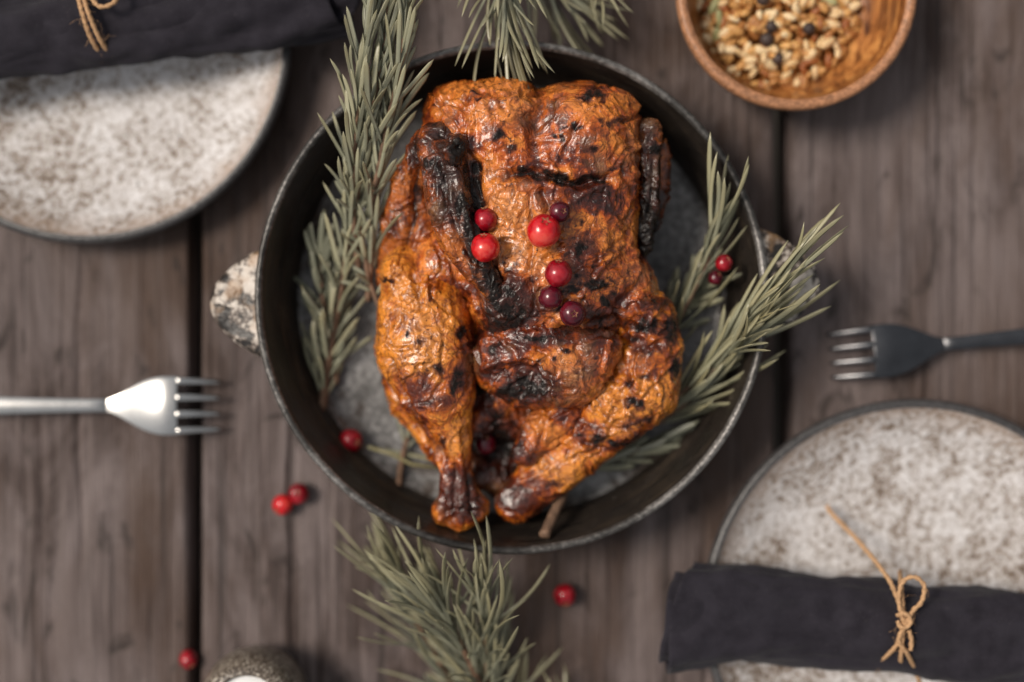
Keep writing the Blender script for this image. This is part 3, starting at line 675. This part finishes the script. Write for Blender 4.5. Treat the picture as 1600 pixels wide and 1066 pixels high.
berry(758, 693, 18, 'b_dark', 'shaded cranberry lying in the cavity between the chicken legs', zsurf=.024, cal=(.1, .5, .8))
berry(549, 688, 19, 'b_mid', 'red cranberry lying on the pan floor left of the drumstick', zsurf=.010, cal=(.5, -.1, .8))
berry(442, 789, 16.5, 'b_bright', 'left cranberry of the touching pair on the table below the pan', zsurf=0.0, cal=(-.4, -.4, .8))
berry(467, 771, 16.5, 'b_mid', 'right cranberry of the touching pair on the table below the pan', zsurf=0.0, cal=(0, .2, 1))
berry(295, 1030, 14.5, 'b_mid', 'cranberry wedged in the gap between two planks', zsurf=-.003, cal=(.3, -.4, .8), egg=1.2)
berry(883, 930, 18, 'b_mid', 'lone cranberry on the table beside the lower rosemary bunch', zsurf=0.0, cal=(0, -.6, .7))
berry(1131, 411, 14, 'b_mid', 'cranberry resting on the rosemary by the right pan wall', zsurf=.044, cal=(.3, .4, .8))
berry(1118, 434, 12, 'b_dark', 'dark little cranberry half hidden under the right rosemary leaves', zsurf=.036, cal=(.3, .4, .8))

# ------------------------------------------------------------------ rosemary
def leaf_mesh(L, wd, bend, roll, seg=9):
    V = []; F = []; sides = 6
    for i in range(seg+1):
        t = i/seg; w = wd*.5*(min(1, .45+t*3.2)*max(0, 1-(max(0, t-.72)/.28)**2.2)**.5 if t < 1 else .0)+.00006
        y = L*t*(1-.12*abs(bend)*t); z = bend*L*.32*t*t; x = roll*L*.12*math.sin(t*math.pi*.9)
        sec = [(-1, 0), (-.5, .26), (0, .16), (.5, .26), (1, 0), (0, -.42)]
        for (a, b) in sec: V.append((x+a*w, y, z+b*w))
    for i in range(seg):
        for k in range(sides):
            k2 = (k+1) % sides; F.append((i*sides+k, i*sides+k2, (i+1)*sides+k2, (i+1)*sides+k))
    F.append(tuple(range(sides))[::-1]); F.append(tuple(range(seg*sides, (seg+1)*sides)))
    return mesh_np('leaf', V, F)
def leafset(mat, L0, L1, wd, k=9, bend=.5):
    out = []
    for i in range(k):
        me = leaf_mesh(random.uniform(L0, L1), wd*random.uniform(.8, 1.15), random.uniform(-bend, bend), random.uniform(-.7, .7)); me.materials.append(mat); out.append(me)
    return out
def place_leaf(parent, me, p, d, up, sc=1.0):
    o = bpy.data.objects.new('leaf', me); COL.objects.link(o); o.parent = parent
    y = d.normalized(); z = (up-y*up.dot(y))
    if z.length < 1e-4: z = Vector((1, 0, 0))
    z.normalize(); x = y.cross(z)
    o.matrix_local = Matrix.Translation(p) @ Matrix((x, y, z)).transposed().to_4x4() @ Matrix.Scale(sc, 4)
    return o
def sprig(label, stem, leaves, n, a0=35, a1=20, r0=.0017, r1=.0009, start=.12, group=None, tipn=6, zlo=None, upbias=.0, sc=(0.75, 1.1), bias=None, stem_mat=None, end=1.0, jit=8, clear=False):
    """stem: [(px,py,zmm)...] base to tip; leaves point towards the tip, angle a0 at the base to a1 at the tip"""
    P = catmull([Wm(*s) for s in stem], 10); base = P[0]
    root = bpy.data.objects.new('rosemary_sprig', None); COL.objects.link(root); root.location = base
    tag(root, label, 'rosemary', group)
    Q = [p-base for p in P]; m = len(Q)
    V, F = tube_arrays(Q, [r0+(r1-r0)*i/(m-1)+.00012*math.sin(i*2.1) for i in range(m)], sides=8)
    obj('stem', mesh_np('stem', V, F), stem_mat or M['stem'], root)
    for i in range(n+tipn):
        f = start+(end-start)*(i/n) if i < n else end-.01*random.random()
        f = min(.999, f); u = f*(m-1); k = int(u); p = Q[k].lerp(Q[min(k+1, m-1)], u-k)
        t = (Q[min(k+1, m-1)]-Q[k-1 if k else 0]).normalized()
        phi = (i % 2)*math.pi + (i//2)*math.pi/2*1.03+random.uniform(-.45, .45)
        s = t.cross(Vector((0, 0, 1))); s = s.normalized() if s.length > .01 else Vector((1, 0, 0)); w = s.cross(t)
        rad = s*math.cos(phi)+w*(math.sin(phi)*(.75)+upbias)
        ang = math.radians(max(2, a0+(a1-a0)*f+random.gauss(0, jit))) if i < n else math.radians(random.uniform(4, 18))
        d = t*math.cos(ang)+rad.normalized()*math.sin(ang)
        if bias: d = (d+Vector(bias)).normalized()
        wp = p+base
        L = .022
        if zlo is not None and (wp+d*L).z < zlo: d.z = max(d.z, (zlo-wp.z)/L+.02); d.normalize()
        if clear:
            tp = wp+d*.036
            if math.hypot(tp.x-PCX, tp.y-PCY) < .130 and tp.z < .062: d.z += (.062-tp.z)/.036; d.normalize()
        place_leaf(root, random.choice(leaves), p+rad*.001, d, rad.normalized()*.6+Vector((0, 0, .9)), random.uniform(*sc))
    return root
G_L = leafset(M['leaf'], .022, .038, .0024, 14, .8); G_S = leafset(M['leaf'], .014, .022, .0024)
G_Y = leafset(M['leaf_y'], .034, .052, .0019, 14, bend=.3); G_R = leafset(M['leaf'], .028, .046, .0020, 14, bend=.35); G_D = leafset(M['leaf_d'], .036, .056, .0015, 14, bend=.8); G_M = leafset(M['leaf_m'], .030, .054, .0016, 14, bend=.8)
G_DS = leafset(M['leaf_d'], .016, .026, .0026)
gr = 'rosemary sprigs tucked round the chicken'
sprig('longest rosemary sprig, climbing from the pan floor over the left pan rim', [(503, 640, 14), (512, 570, 18), (530, 470, 26), (545, 380, 38), (562, 280, 52), (583, 170, 66), (602, 60, 72), (612, -60, 74)], G_L, 130, 23, 9, group=gr, zlo=.011, r0=.0022, start=.04)
sprig('rosemary sprig lying on top of the left bunch nearest the charred wing', [(575, 470, 30), (580, 400, 38), (586, 300, 52), (602, 210, 62), (626, 100, 72), (634, 0, 78), (640, -60, 80)], G_L, 105, 23, 9, group=gr, zlo=.02)
sprig('rosemary sprig at the outer left of the bunch over the pan rim', [(560, 420, 34), (552, 330, 46), (555, 230, 60), (560, 150, 70), (575, 60, 78), (590, -40, 82)], G_L, 74, 22, 9, group=gr, zlo=.03, end=1)
sprig('short dark rosemary twig low in the left of the pan', [(525, 600, 13), (520, 530, 16), (505, 470, 20), (500, 400, 24)], G_DS, 34, 42, 25, group=gr, zlo=.011)
sprig('thin rosemary twig between the left bunch and the drumstick', [(592, 480, 34), (575, 430, 36), (568, 380, 40), (556, 330, 44)], G_S, 16, 50, 30, group=gr, zlo=.02, r0=.0012)
sprig('olive rosemary sprig reaching over the right pan handle', [(1040, 640, 22), (1090, 590, 34), (1150, 520, 48), (1165, 505, 53), (1212, 450, 62)], G_Y, 44, 10, 3, jit=4.5, group=gr, zlo=.02, sc=(.8, 1.2), r0=.0015, start=0.0)
sprig('grey green rosemary sprig under the right thigh pointing up to the right', [(1030, 660, 18), (1080, 620, 28), (1130, 560, 40), (1140, 550, 44), (1155, 535, 46)], G_R, 56, 15, 5, jit=6, group=gr, zlo=.013, sc=(.9, 1.3), start=0)
sprig('upright rosemary sprig beside the right pan wall with cranberries caught in it', [(1030, 560, 22), (1060, 500, 30), (1090, 440, 36), (1110, 395, 42), (1117, 360, 46)], G_R, 30, 13, 4, jit=7, group=gr, zlo=.012, sc=(.75, 1.15), start=0)
sprig('pale rosemary spray spread low behind the right thigh', [(1030, 520, 16), (1065, 480, 20), (1090, 450, 24)], G_S, 30, 35, 20, group=gr, zlo=.011, sc=(1, 1.5))
sprig('rosemary sprig poking out below the right drumstick with a bare cut stem', [(850, 838, 46), (872, 790, 34), (900, 740, 24), (960, 715, 18), (1040, 690, 16)], G_DS, 34, 30, 20, group=gr, zlo=.011, start=.35, r0=.0028, r1=.0018, sc=(.9, 1.4))
sprig('leafless rosemary stalk on the pan floor left of the drumstick', [(622, 765, 13), (628, 720, 13), (638, 680, 14), (650, 640, 16)], G_DS, 8, 40, 30, group=gr, zlo=.011, start=.5, r0=.0018, tipn=2)
o = place_leaf(bpy.data.objects.new('rosemary_sprig', None), G_Y[0], Vector((0, 0, 0)), Vector((1, -.2, 0)), Vector((0, 0, 1)), 1.0)
lr = o.parent; COL.objects.link(lr); lr.location = W(575, 700, .0125); tag(lr, 'single curved yellowish rosemary twig lying across the pan floor', 'rosemary', gr)
o.name = 'leaf'
obj('stem', mesh_np('stem', *tube_arrays([Vector(p) for p in [(0.000, .0006, .001), (.012, -.003, .0015), (.022, -.008, .002), (.036, -.010, .003)]], [.0010, .0009, .0009, .0007], sides=7)), M['leaf_y'], lr)
# loose bunches on the table above and below the pan
gb = 'long needled rosemary bunches on the table'
def bunch(label, stem, leaves, n, **kw): return sprig(label, stem, leaves, n, group=gb, clear=True, jit=15, **kw)
bunch('lower rosemary bunch, stem rising to the left, below the pan', [(790, 1150, 10), (755, 1080, 18), (722, 1010, 32), (697, 965, 38)], G_M, 84, a0=40, a1=20, zlo=.004, sc=(.85, 1.35), r0=.0026, tipn=14, start=0)
bunch('upright rosemary branch in the lower bunch nearest the cranberry', [(775, 1180, 8), (762, 1080, 14), (760, 1010, 30), (756, 950, 40)], G_M, 64, a0=30, a1=12, zlo=.004, sc=(.85, 1.3), tipn=10, start=0)
bunch('dark rosemary branch at the back left of the lower bunch', [(740, 1140, 6), (690, 1040, 8), (655, 980, 14), (632, 935, 18)], G_D, 60, a0=32, a1=14, zlo=.003, sc=(.8, 1.2), tipn=8, start=0)
bunch('small rosemary tip at the bottom edge right of the lower bunch', [(895, 1220, 6), (890, 1180, 8), (887, 1140, 10)], G_M, 18, a0=30, a1=15, zlo=.003, sc=(.6, .9), tipn=6, start=0)
bunch('upper rosemary bunch hanging over the top of the pan rim', [(785, -190, 46), (785, -120, 52), (785, -50, 56), (790, -5, 57)], G_M, 40, a0=44, a1=20, zlo=.02, sc=(.8, 1.2), tipn=12, start=0)
bunch('dark rosemary branch spreading right along the top edge', [(760, -170, 20), (790, -110, 24), (830, -60, 26), (865, -25, 26)], G_D, 44, a0=34, a1=16, zlo=.004, sc=(.8, 1.1), tipn=6, start=0)
bunch('rosemary tip entering at the top right of the upper bunch', [(880, -150, 30), (905, -100, 34), (925, -55, 36)], G_M, 16, a0=26, a1=10, zlo=.01, sc=(.7, .95), tipn=5, start=0)

# ------------------------------------------------------------------ plates
def plate(px, py, rpx, label, zr=.022):
    c = W(px, py, zr); R = rpx*S(zr)
    root = bpy.data.objects.new('speckled_plate', None); COL.objects.link(root); root.location = (c.x, c.y, 0); tag(root, label, 'plate', 'speckled stoneware plates')
    m = mat_plate('speckled_glaze', 0, 0, R)
    lathe('dish', [(0, .0050), (R*.3, .0050), (R*.55, .0054), (R*.68, .0068), (R*.78, .0098), (R*.87, .0142), (R*.935, .0188), (R*.950, zr-.0010), (R*.958, zr)], 120, mat=m, parent=root, wob=.004)
    lathe('rim', [(R*.958, zr), (R*.975, zr+.0006), (R*.995, zr-.0006), (R, zr-.003), (R*.985, .014), (R*.93, .009), (R*.80, .0035), (R*.6, .0012), (0, .0012)], 120, mat=M['platerim'], parent=root, wob=.004)
    return root
plate(134, 60, 322, 'speckled white stoneware plate at the upper left under the rolled napkin')
plate(1432, 958, 334, 'speckled white stoneware plate at the lower right under the tied napkin')

# ------------------------------------------------------------------ napkins
def napkin(name, label, A, B, halfw, thick, turns=2.35, seed=0., edge=None, n=110, flare=None):
    """cloth rolled into a flattened spiral along A->B"""
    A = Vector(A); B = Vector(B); ax = (B-A); L = ax.length; ax.normalize(); side = Vector((0, 0, 1)).cross(ax).normalized(); m = 130
    V = []; UV = []
    for i in range(n):
        u = i/(n-1)
        for j in range(m):
            v = j/(m-1); th = v*turns*2*math.pi + 1.9; rr = .42+.58*v**.8
            e0 = .016*mnoise.noise(Vector((v*5, seed, 1)))+.006*math.sin(v*9+seed)
            s = e0*(1-u)**6 + u*L
            hw = halfw*(1+.05*math.sin(u*7+seed)+(flare(u) if flare else 0)); tk = thick
            cx = math.cos(th); sy = math.sin(th)
            cxx = math.copysign(abs(cx)**.8, cx); syy = math.copysign(abs(sy)**.8, sy)
            wr = .0042*mnoise.noise(Vector((s*28+th*.8, th*1.3+seed, v*3)))+.0014*mnoise.noise(Vector((s*90+seed, th*4, v*6)))
            p = A+ax*s+side*(cxx*(hw*rr)+wr*cx+(edge(u) if edge else 0))+Vector((0, 0, 1))*(syy*tk*rr+wr*sy*1.2)
            V.append(p); UV.append((s, v*.25))
    I = np.arange(n*m).reshape(n, m)
    F = np.stack([I[:-1, :-1].ravel(), I[1:, :-1].ravel(), I[1:, 1:].ravel(), I[:-1, 1:].ravel()], 1)
    me = mesh_np(name, [tuple(v) for v in V], F)
    uvl = me.uv_layers.new(name='UVMap'); li = np.zeros(len(me.loops), np.int32); me.loops.foreach_get('vertex_index', li)
    uvl.data.foreach_set('uv', np.array(UV, np.float32)[li].ravel())
    o = obj(name, me, M['cloth']); sm = o.modifiers.new('thickness', 'SOLIDIFY'); sm.thickness = .0007
    return tag(o, label, 'napkin', 'rolled charcoal napkins')
zn = .036
napkin('napkin', 'charcoal cloth napkin rolled across the lower right plate, tied with a bow', W(1040, 956, zn-.005), W(1720, 992, zn), .0236, .0125, seed=1.3,
       edge=lambda u: .0022*math.sin(u*6.0)-.001, flare=lambda u: .22*(1-u)**9)
napkin('napkin', 'charcoal cloth napkin rolled across the upper left plate', W(545, -18, zn-.004), W(-140, 88, zn), .0236, .0125, seed=6.3, edge=lambda u: .0015*math.sin(u*5.0), flare=lambda u: .05*(1-u)**6)

def twine_piece(parent, pts, r=.0011):
    P = catmull(pts, 14); return tube('strand', P, r, M['twine'], parent, sides=8, lobes=2, twist=900)
def fuzz(parent, pts, n, seed):
    random.seed(seed); lst = []
    for i in range(n):
        p = random.choice(pts)+Vector([random.uniform(-.001, .001) for _ in range(3)]); d = Vector([random.uniform(-1, 1) for _ in range(3)]); d.z = abs(d.z)*.5; d.normalize()
        q = [p, p+d*.002+Vector((.0004, 0, 0)), p+d*.004+Vector((0, .0008, 0)), p+d*random.uniform(.004, .008)+Vector((random.uniform(-.002, .002), 0, 0))]
        lst.append(tube_arrays(q, .00006, sides=3))
    V, F = join_arrays(lst); o = obj('fibres', mesh_np('fibres', V, F), M['twine'], parent); o['kind'] = 'stuff'
def rel(root, pts): return [Wm(*p)-root.location for p in pts]
tw = bpy.data.objects.new('twine_bow', None); COL.objects.link(tw); tw.location = Wm(1410, 970, 49); tag(tw, 'jute twine bow knotted round the lower right napkin', 'twine')
a = rel(tw, [(1292, 790, 14), (1300, 803, 16), (1345, 850, 28), (1385, 900, 44), (1402, 935, 51), (1412, 965, 52), (1408, 990, 52), (1398, 1012, 49), (1374, 1034, 40)])
b = rel(tw, [(1411, 972, 52), (1404, 935, 53), (1412, 908, 53), (1430, 902, 54), (1444, 916, 54), (1440, 940, 53), (1426, 955, 53), (1416, 975, 53), (1404, 1000, 52), (1418, 1022, 48), (1432, 1052, 36), (1442, 1085, 26)])
c_ = rel(tw, [(1420, 985, 52), (1424, 1000, 51), (1423, 1016, 50)])
k1 = rel(tw, [(1402, 962, 51), (1412, 958, 54), (1422, 966, 54), (1420, 978, 54), (1408, 980, 54), (1402, 970, 53)])
wrap = rel(tw, [(1409, 1044, 26), (1407, 1034, 42), (1409, 1010, 49.5), (1411, 970, 51), (1409, 930, 50), (1407, 905, 44), (1406, 893, 28)])
for q in (a, b, c_, k1, wrap): twine_piece(tw, q)
fuzz(tw, a+b, 60, 3)
tw2 = bpy.data.objects.new('twine_tie', None); COL.objects.link(tw2); tw2.location = Wm(140, 20, 49); tag(tw2, 'jute twine tie round the upper left napkin, its loop at the top edge', 'twine')
a2 = rel(tw2, [(112, -45, 40), (122, -5, 50), (130, 25, 51), (140, 55, 49), (155, 82, 42), (168, 100, 28)])
b2 = rel(tw2, [(122, -40, 42), (132, 0, 51), (142, 30, 51), (158, 65, 47), (176, 88, 38), (186, 98, 24)])
c2 = rel(tw2, [(128, -20, 52), (142, -4, 53), (155, 10, 54), (172, 8, 54), (184, -4, 53), (180, -22, 52), (160, -34, 52)])
for q in (a2, b2, c2): twine_piece(tw2, q)
fuzz(tw2, a2+b2, 50, 5); random.seed(11)

# ------------------------------------------------------------------ forks
def fork(label, base, ang, length, mat, flip, headw=.0300):
    root = bpy.data.objects.new('fork', None); COL.objects.link(root); root.location = base; root.rotation_euler = (0, 0, ang)
    tag(root, label, 'fork', 'steel forks')
    # local +X runs from the tine tips (x=0) towards the handle end
    tl = .022; hl = .037
    def zc(x):
        if x < tl+.006: t = x/(tl+.006); return .0022+.0085*math.sin(t*math.pi*.5)
        if x < tl+hl: t = (x-tl-.006)/(hl-.006); return .0107-.0058*t*t*(3-2*t)*(1 if flip > 0 else .8)-.0012*t
        t = min(1, (x-tl-hl)/.13); z0 = .0107-.0058*(1 if flip > 0 else .8)-.0012; return z0+.0035*math.sin(t*2.6)-.001*t
    def hw(x):
        if x < tl+.006: return headw/2
        if x < tl+hl: t = (x-tl-.006)/(hl-.006); return .0034+(headw/2-.0034)*max(0, 1-t**2.0)**1.6
        t = (x-tl-hl)/(length-tl-hl); return .0034+.0042*t**1.4
    def shell(name, xs, sect, thick=.0017):
        V = []; m = len(sect)
        for x in xs:
            w = hw(x); z = zc(x); cup = -.0024*(min(1, w/(headw/2)))
            for s in sect: V.append((x, s*w, z+cup*(s*s)*(w/(headw/2))+(.0009*(1-s*s) if x > tl+hl else 0)))
        n = len(xs); I = np.arange(n*m).reshape(n, m)
        F = [tuple(q) for q in np.stack([I[:-1, :-1].ravel(), I[:-1, 1:].ravel(), I[1:, 1:].ravel(), I[1:, :-1].ravel()], 1)[:, ::-1]]
        o = obj(name, mesh_np(name, V, F), mat, root); s = o.modifiers.new('thickness', 'SOLIDIFY'); s.thickness = thick; s.offset = -1
        b = o.modifiers.new('edge', 'BEVEL'); b.width = .0004; b.segments = 2; b.limit_method = 'ANGLE'; return o
    shell('head', np.linspace(tl-.0004, tl+hl, 28), np.linspace(-1, 1, 15))
    shell('handle', np.linspace(tl+hl-.0002, length, 30), np.linspace(-1, 1, 9), .0022)
    for k in range(4):
        yc = headw/2*(-.84+.56*k); P = []; R = []
        for i in range(12):
            t = i/11; x = tl*(1-t)+.0006*t+.0008*(1-t); P.append((x, yc*(1-.05*t), zc(x)-.0024*(yc/(headw/2))**2-.0008)); R.append(.00195-.0010*t**1.5 if i < 11 else .0004)
        V, F = tube_arrays(P, R, sides=10, flat=.5); obj('tine', mesh_np('tine', V, F), mat, root)
    return root
fork('bright steel fork with a brown tinged handle entering from the left edge', W(350, 633, .006), math.radians(180), .19, M['steel'], 1)
fork('steel fork with painted dark reflections, ridged handle entering from the right edge', W(1292, 557, .006), math.radians(6), .19, M['steel_dark_refl'], -1, .0275)

# ------------------------------------------------------------------ wooden bowl and grains
bc = W(1245, -17, .045); BR = 190*S(.045)
bowl = bpy.data.objects.new('wooden_bowl', None); COL.objects.link(bowl); bowl.location = (bc.x, bc.y, 0); tag(bowl, 'round turned wooden bowl holding toasted grains at the top right', 'bowl')
lathe('bowl_inside', [(0, .010), (BR*.35, .0103), (BR*.60, .0125), (BR*.75, .0185), (BR*.85, .028), (BR*.895, .039), (BR*.905, .0445)], 96, mat=M['bowl'], parent=bowl)
lathe('bowl_wall', [(BR*.905, .0445), (BR*.93, .0462), (BR*.97, .0462), (BR*.995, .0445), (BR*.985, .038), (BR*.93, .024), (BR*.80, .010), (BR*.62, .0025), (BR*.58, 0.0006), (0, .0006)], 96, mat=mat_plain('bowl_rim_wood', (.36, .17, .085), .45, 0, .5, .4, .45, 350), parent=bowl)
def grain_mat(name, a, b, rough=.5):
    n = NT(name); oi = n.n('ShaderNodeObjectInfo'); c = n.coord(); f = n.noise(c, 500, 3)
    n.p(Base_Color=n.mix(n.math('MULTIPLY', f, .5), n.ramp(oi.outputs['Random'], [(0, a), (1, b)]), a), Roughness=rough, Subsurface_Weight=.05, Subsurface_Scale=.001); return n.m
gm = grain_mat('toasted_grain', (.26, .07, .012), (.78, .45, .15)); gw = grain_mat('pale_grain', (.66, .43, .20), (.84, .66, .40)); gb_ = grain_mat('peppercorn', (.035, .02, .017), (.07, .045, .035), .6); gg = grain_mat('green_seed', (.26, .25, .10), (.40, .37, .18))
GR = [ball('grain', .0034, .5+.1*i, .55, 1+.12*i, 9, 6, .04) for i in range(3)]; [m.materials.append(gm) for m in GR]
GWm = [ball('grain', .0033, .5+.08*i, .5, 1.05+.1*i, 9, 6, .04) for i in range(3)]; [m.materials.append(gw) for m in GWm]
PPm = ball('peppercorn', .0030, 1, 1, 1, 14, 9, .02); PPm.materials.append(gb_)
GSm = ball('seed', .0042, .5, .38, 1.15, 12, 8, 0); GSm.materials.append(gg)
hc = (1215, 10); HR = 128
def heap(x, y):
    d = math.hypot((x-hc[0])/HR, (y-hc[1])/HR); return .0165+.0095*max(0, 1-d*d)
lst = []
for i in range(900):
    a = random.uniform(0, 2*math.pi); r = HR*math.sqrt(random.random())*1.02; x = hc[0]+r*math.cos(a); y = hc[1]+r*math.sin(a); z = heap(x, y)-random.uniform(.002, .008)
    p = W(x, y, z)-bowl.location; q = Quaternion((random.gauss(0, 1), random.gauss(0, 1), random.gauss(0, 1), random.gauss(0, 1))).normalized()
    V = [p+q@Vector(v)*.0028 for v in [(0, 0, 1.1), (.5, 0, .2), (0, .5, .2), (-.5, 0, .2), (0, -.5, .2), (0, 0, -1.1)]]
    lst.append((V, [(0, 1, 2), (0, 2, 3), (0, 3, 4), (0, 4, 1), (5, 2, 1), (5, 3, 2), (5, 4, 3), (5, 1, 4)]))
V, F = join_arrays(lst); V = [tuple(Vector(v)+bowl.location) for v in V]
o = obj('crushed_grain', mesh_np('crushed_grain', V, F, False), mat_plain('crushed_grain', (.34, .12, .025), .7, 0, None, .3, .6, 300)); tag(o, 'crushed toasted grain and spice filling the wooden bowl under the whole grains', 'grain', kind='stuff')
def scatter(name, mes, n, label, cat, group, lift=.0, spots=None, sc=(.8, 1.25)):
    for i in range(n):
        if spots: x, y = spots[i % len(spots)]
        else:
            for _ in range(30):
                a = random.uniform(0, 2*math.pi); r = HR*math.sqrt(random.random()); x = hc[0]+r*math.cos(a); y = hc[1]+r*math.sin(a)
                if y > -14: break
        o = bpy.data.objects.new(name, random.choice(mes)); COL.objects.link(o); o.location = W(x, y, heap(x, y)+lift+random.uniform(-.0012, .0012))
        o.rotation_euler = (math.radians(random.gauss(90, 28)), random.uniform(-.5, .5), random.uniform(0, 6.28)); s = random.uniform(*sc); o.scale = (s, s, s)
        tag(o, label, cat, group)
scatter('grain', GR, 200, 'toasted golden brown grain in the wooden bowl', 'grain', 'toasted grains in the wooden bowl')
scatter('pale_grain', GWm, 85, 'plump pale cream grain in the wooden bowl', 'grain', 'pale grains in the wooden bowl', .0012)
for (x, y), lab in zip([(1205, 42), (1198, 62), (1216, 92), (1264, 45), (1192, -2)], ['dark peppercorn in the bowl, upper of the two touching ones', 'dark peppercorn in the bowl, lower of the two touching ones', 'dark peppercorn nearest the bottom of the grain heap', 'dark peppercorn on the right half of the grain heap', 'dark peppercorn cut by the top edge of the picture']):
    scatter('peppercorn', [PPm], 1, lab, 'peppercorn', 'peppercorns in the wooden bowl', .0022, [(x, y)], (1.05, 1.2))
for (x, y), lab in zip([(1116, 8), (1124, 30), (1120, 58), (1295, 0)], ['green seed pod highest on the left edge of the grain', 'green seed pod on the left of the grain, between two others', 'green seed pod lowest on the left side of the grain', 'pale green seed pod at the top right of the grain']):
    scatter('seed_pod', [GSm], 1, lab, 'seed', 'green seed pods in the wooden bowl', .0018, [(x, y)], (.95, 1.15))

# ------------------------------------------------------------------ small speckled salt pot at the bottom
pc = W(385, 1113, .045); pr_ = 86*S(.04)
pot = bpy.data.objects.new('salt_pot', None); COL.objects.link(pot); pot.location = (pc.x, pc.y, 0); tag(pot, 'small speckled brown stoneware pot with white salt, cut by the bottom edge', 'pot')
n_ = NT('speckled_brown_glaze'); c0 = n_.coord(); f0 = n_.noise(c0, 800, 2, .6); n_.p(Base_Color=n_.ramp(f0, [(.38, (.04, .028, .02)), (.52, (.13, .10, .075)), (.68, (.50, .45, .38))]), Roughness=.3, Normal=n_.bump(f0, .4, .0005))
lathe('pot_body', [(0, .0008), (pr_*.7, .0008), (pr_*.92, .008), (pr_, .022), (pr_*.97, .034), (pr_*.86, .042), (pr_*.72, .0455), (pr_*.66, .0455), (pr_*.64, .043), (pr_*.66, .034), (0, .034)], 72, mat=n_.m, parent=pot)
V = []; F = []
lathe('salt', [(0, .0455), (pr_*.25, .0452), (pr_*.5, .0442), (pr_*.64, .0428)], 48, mat=mat_plain('white_salt', (.86, .86, .86), .6, 0, .8, .4, .08, 1200), parent=pot, wob=.02)
print('objects', len(bpy.data.objects))
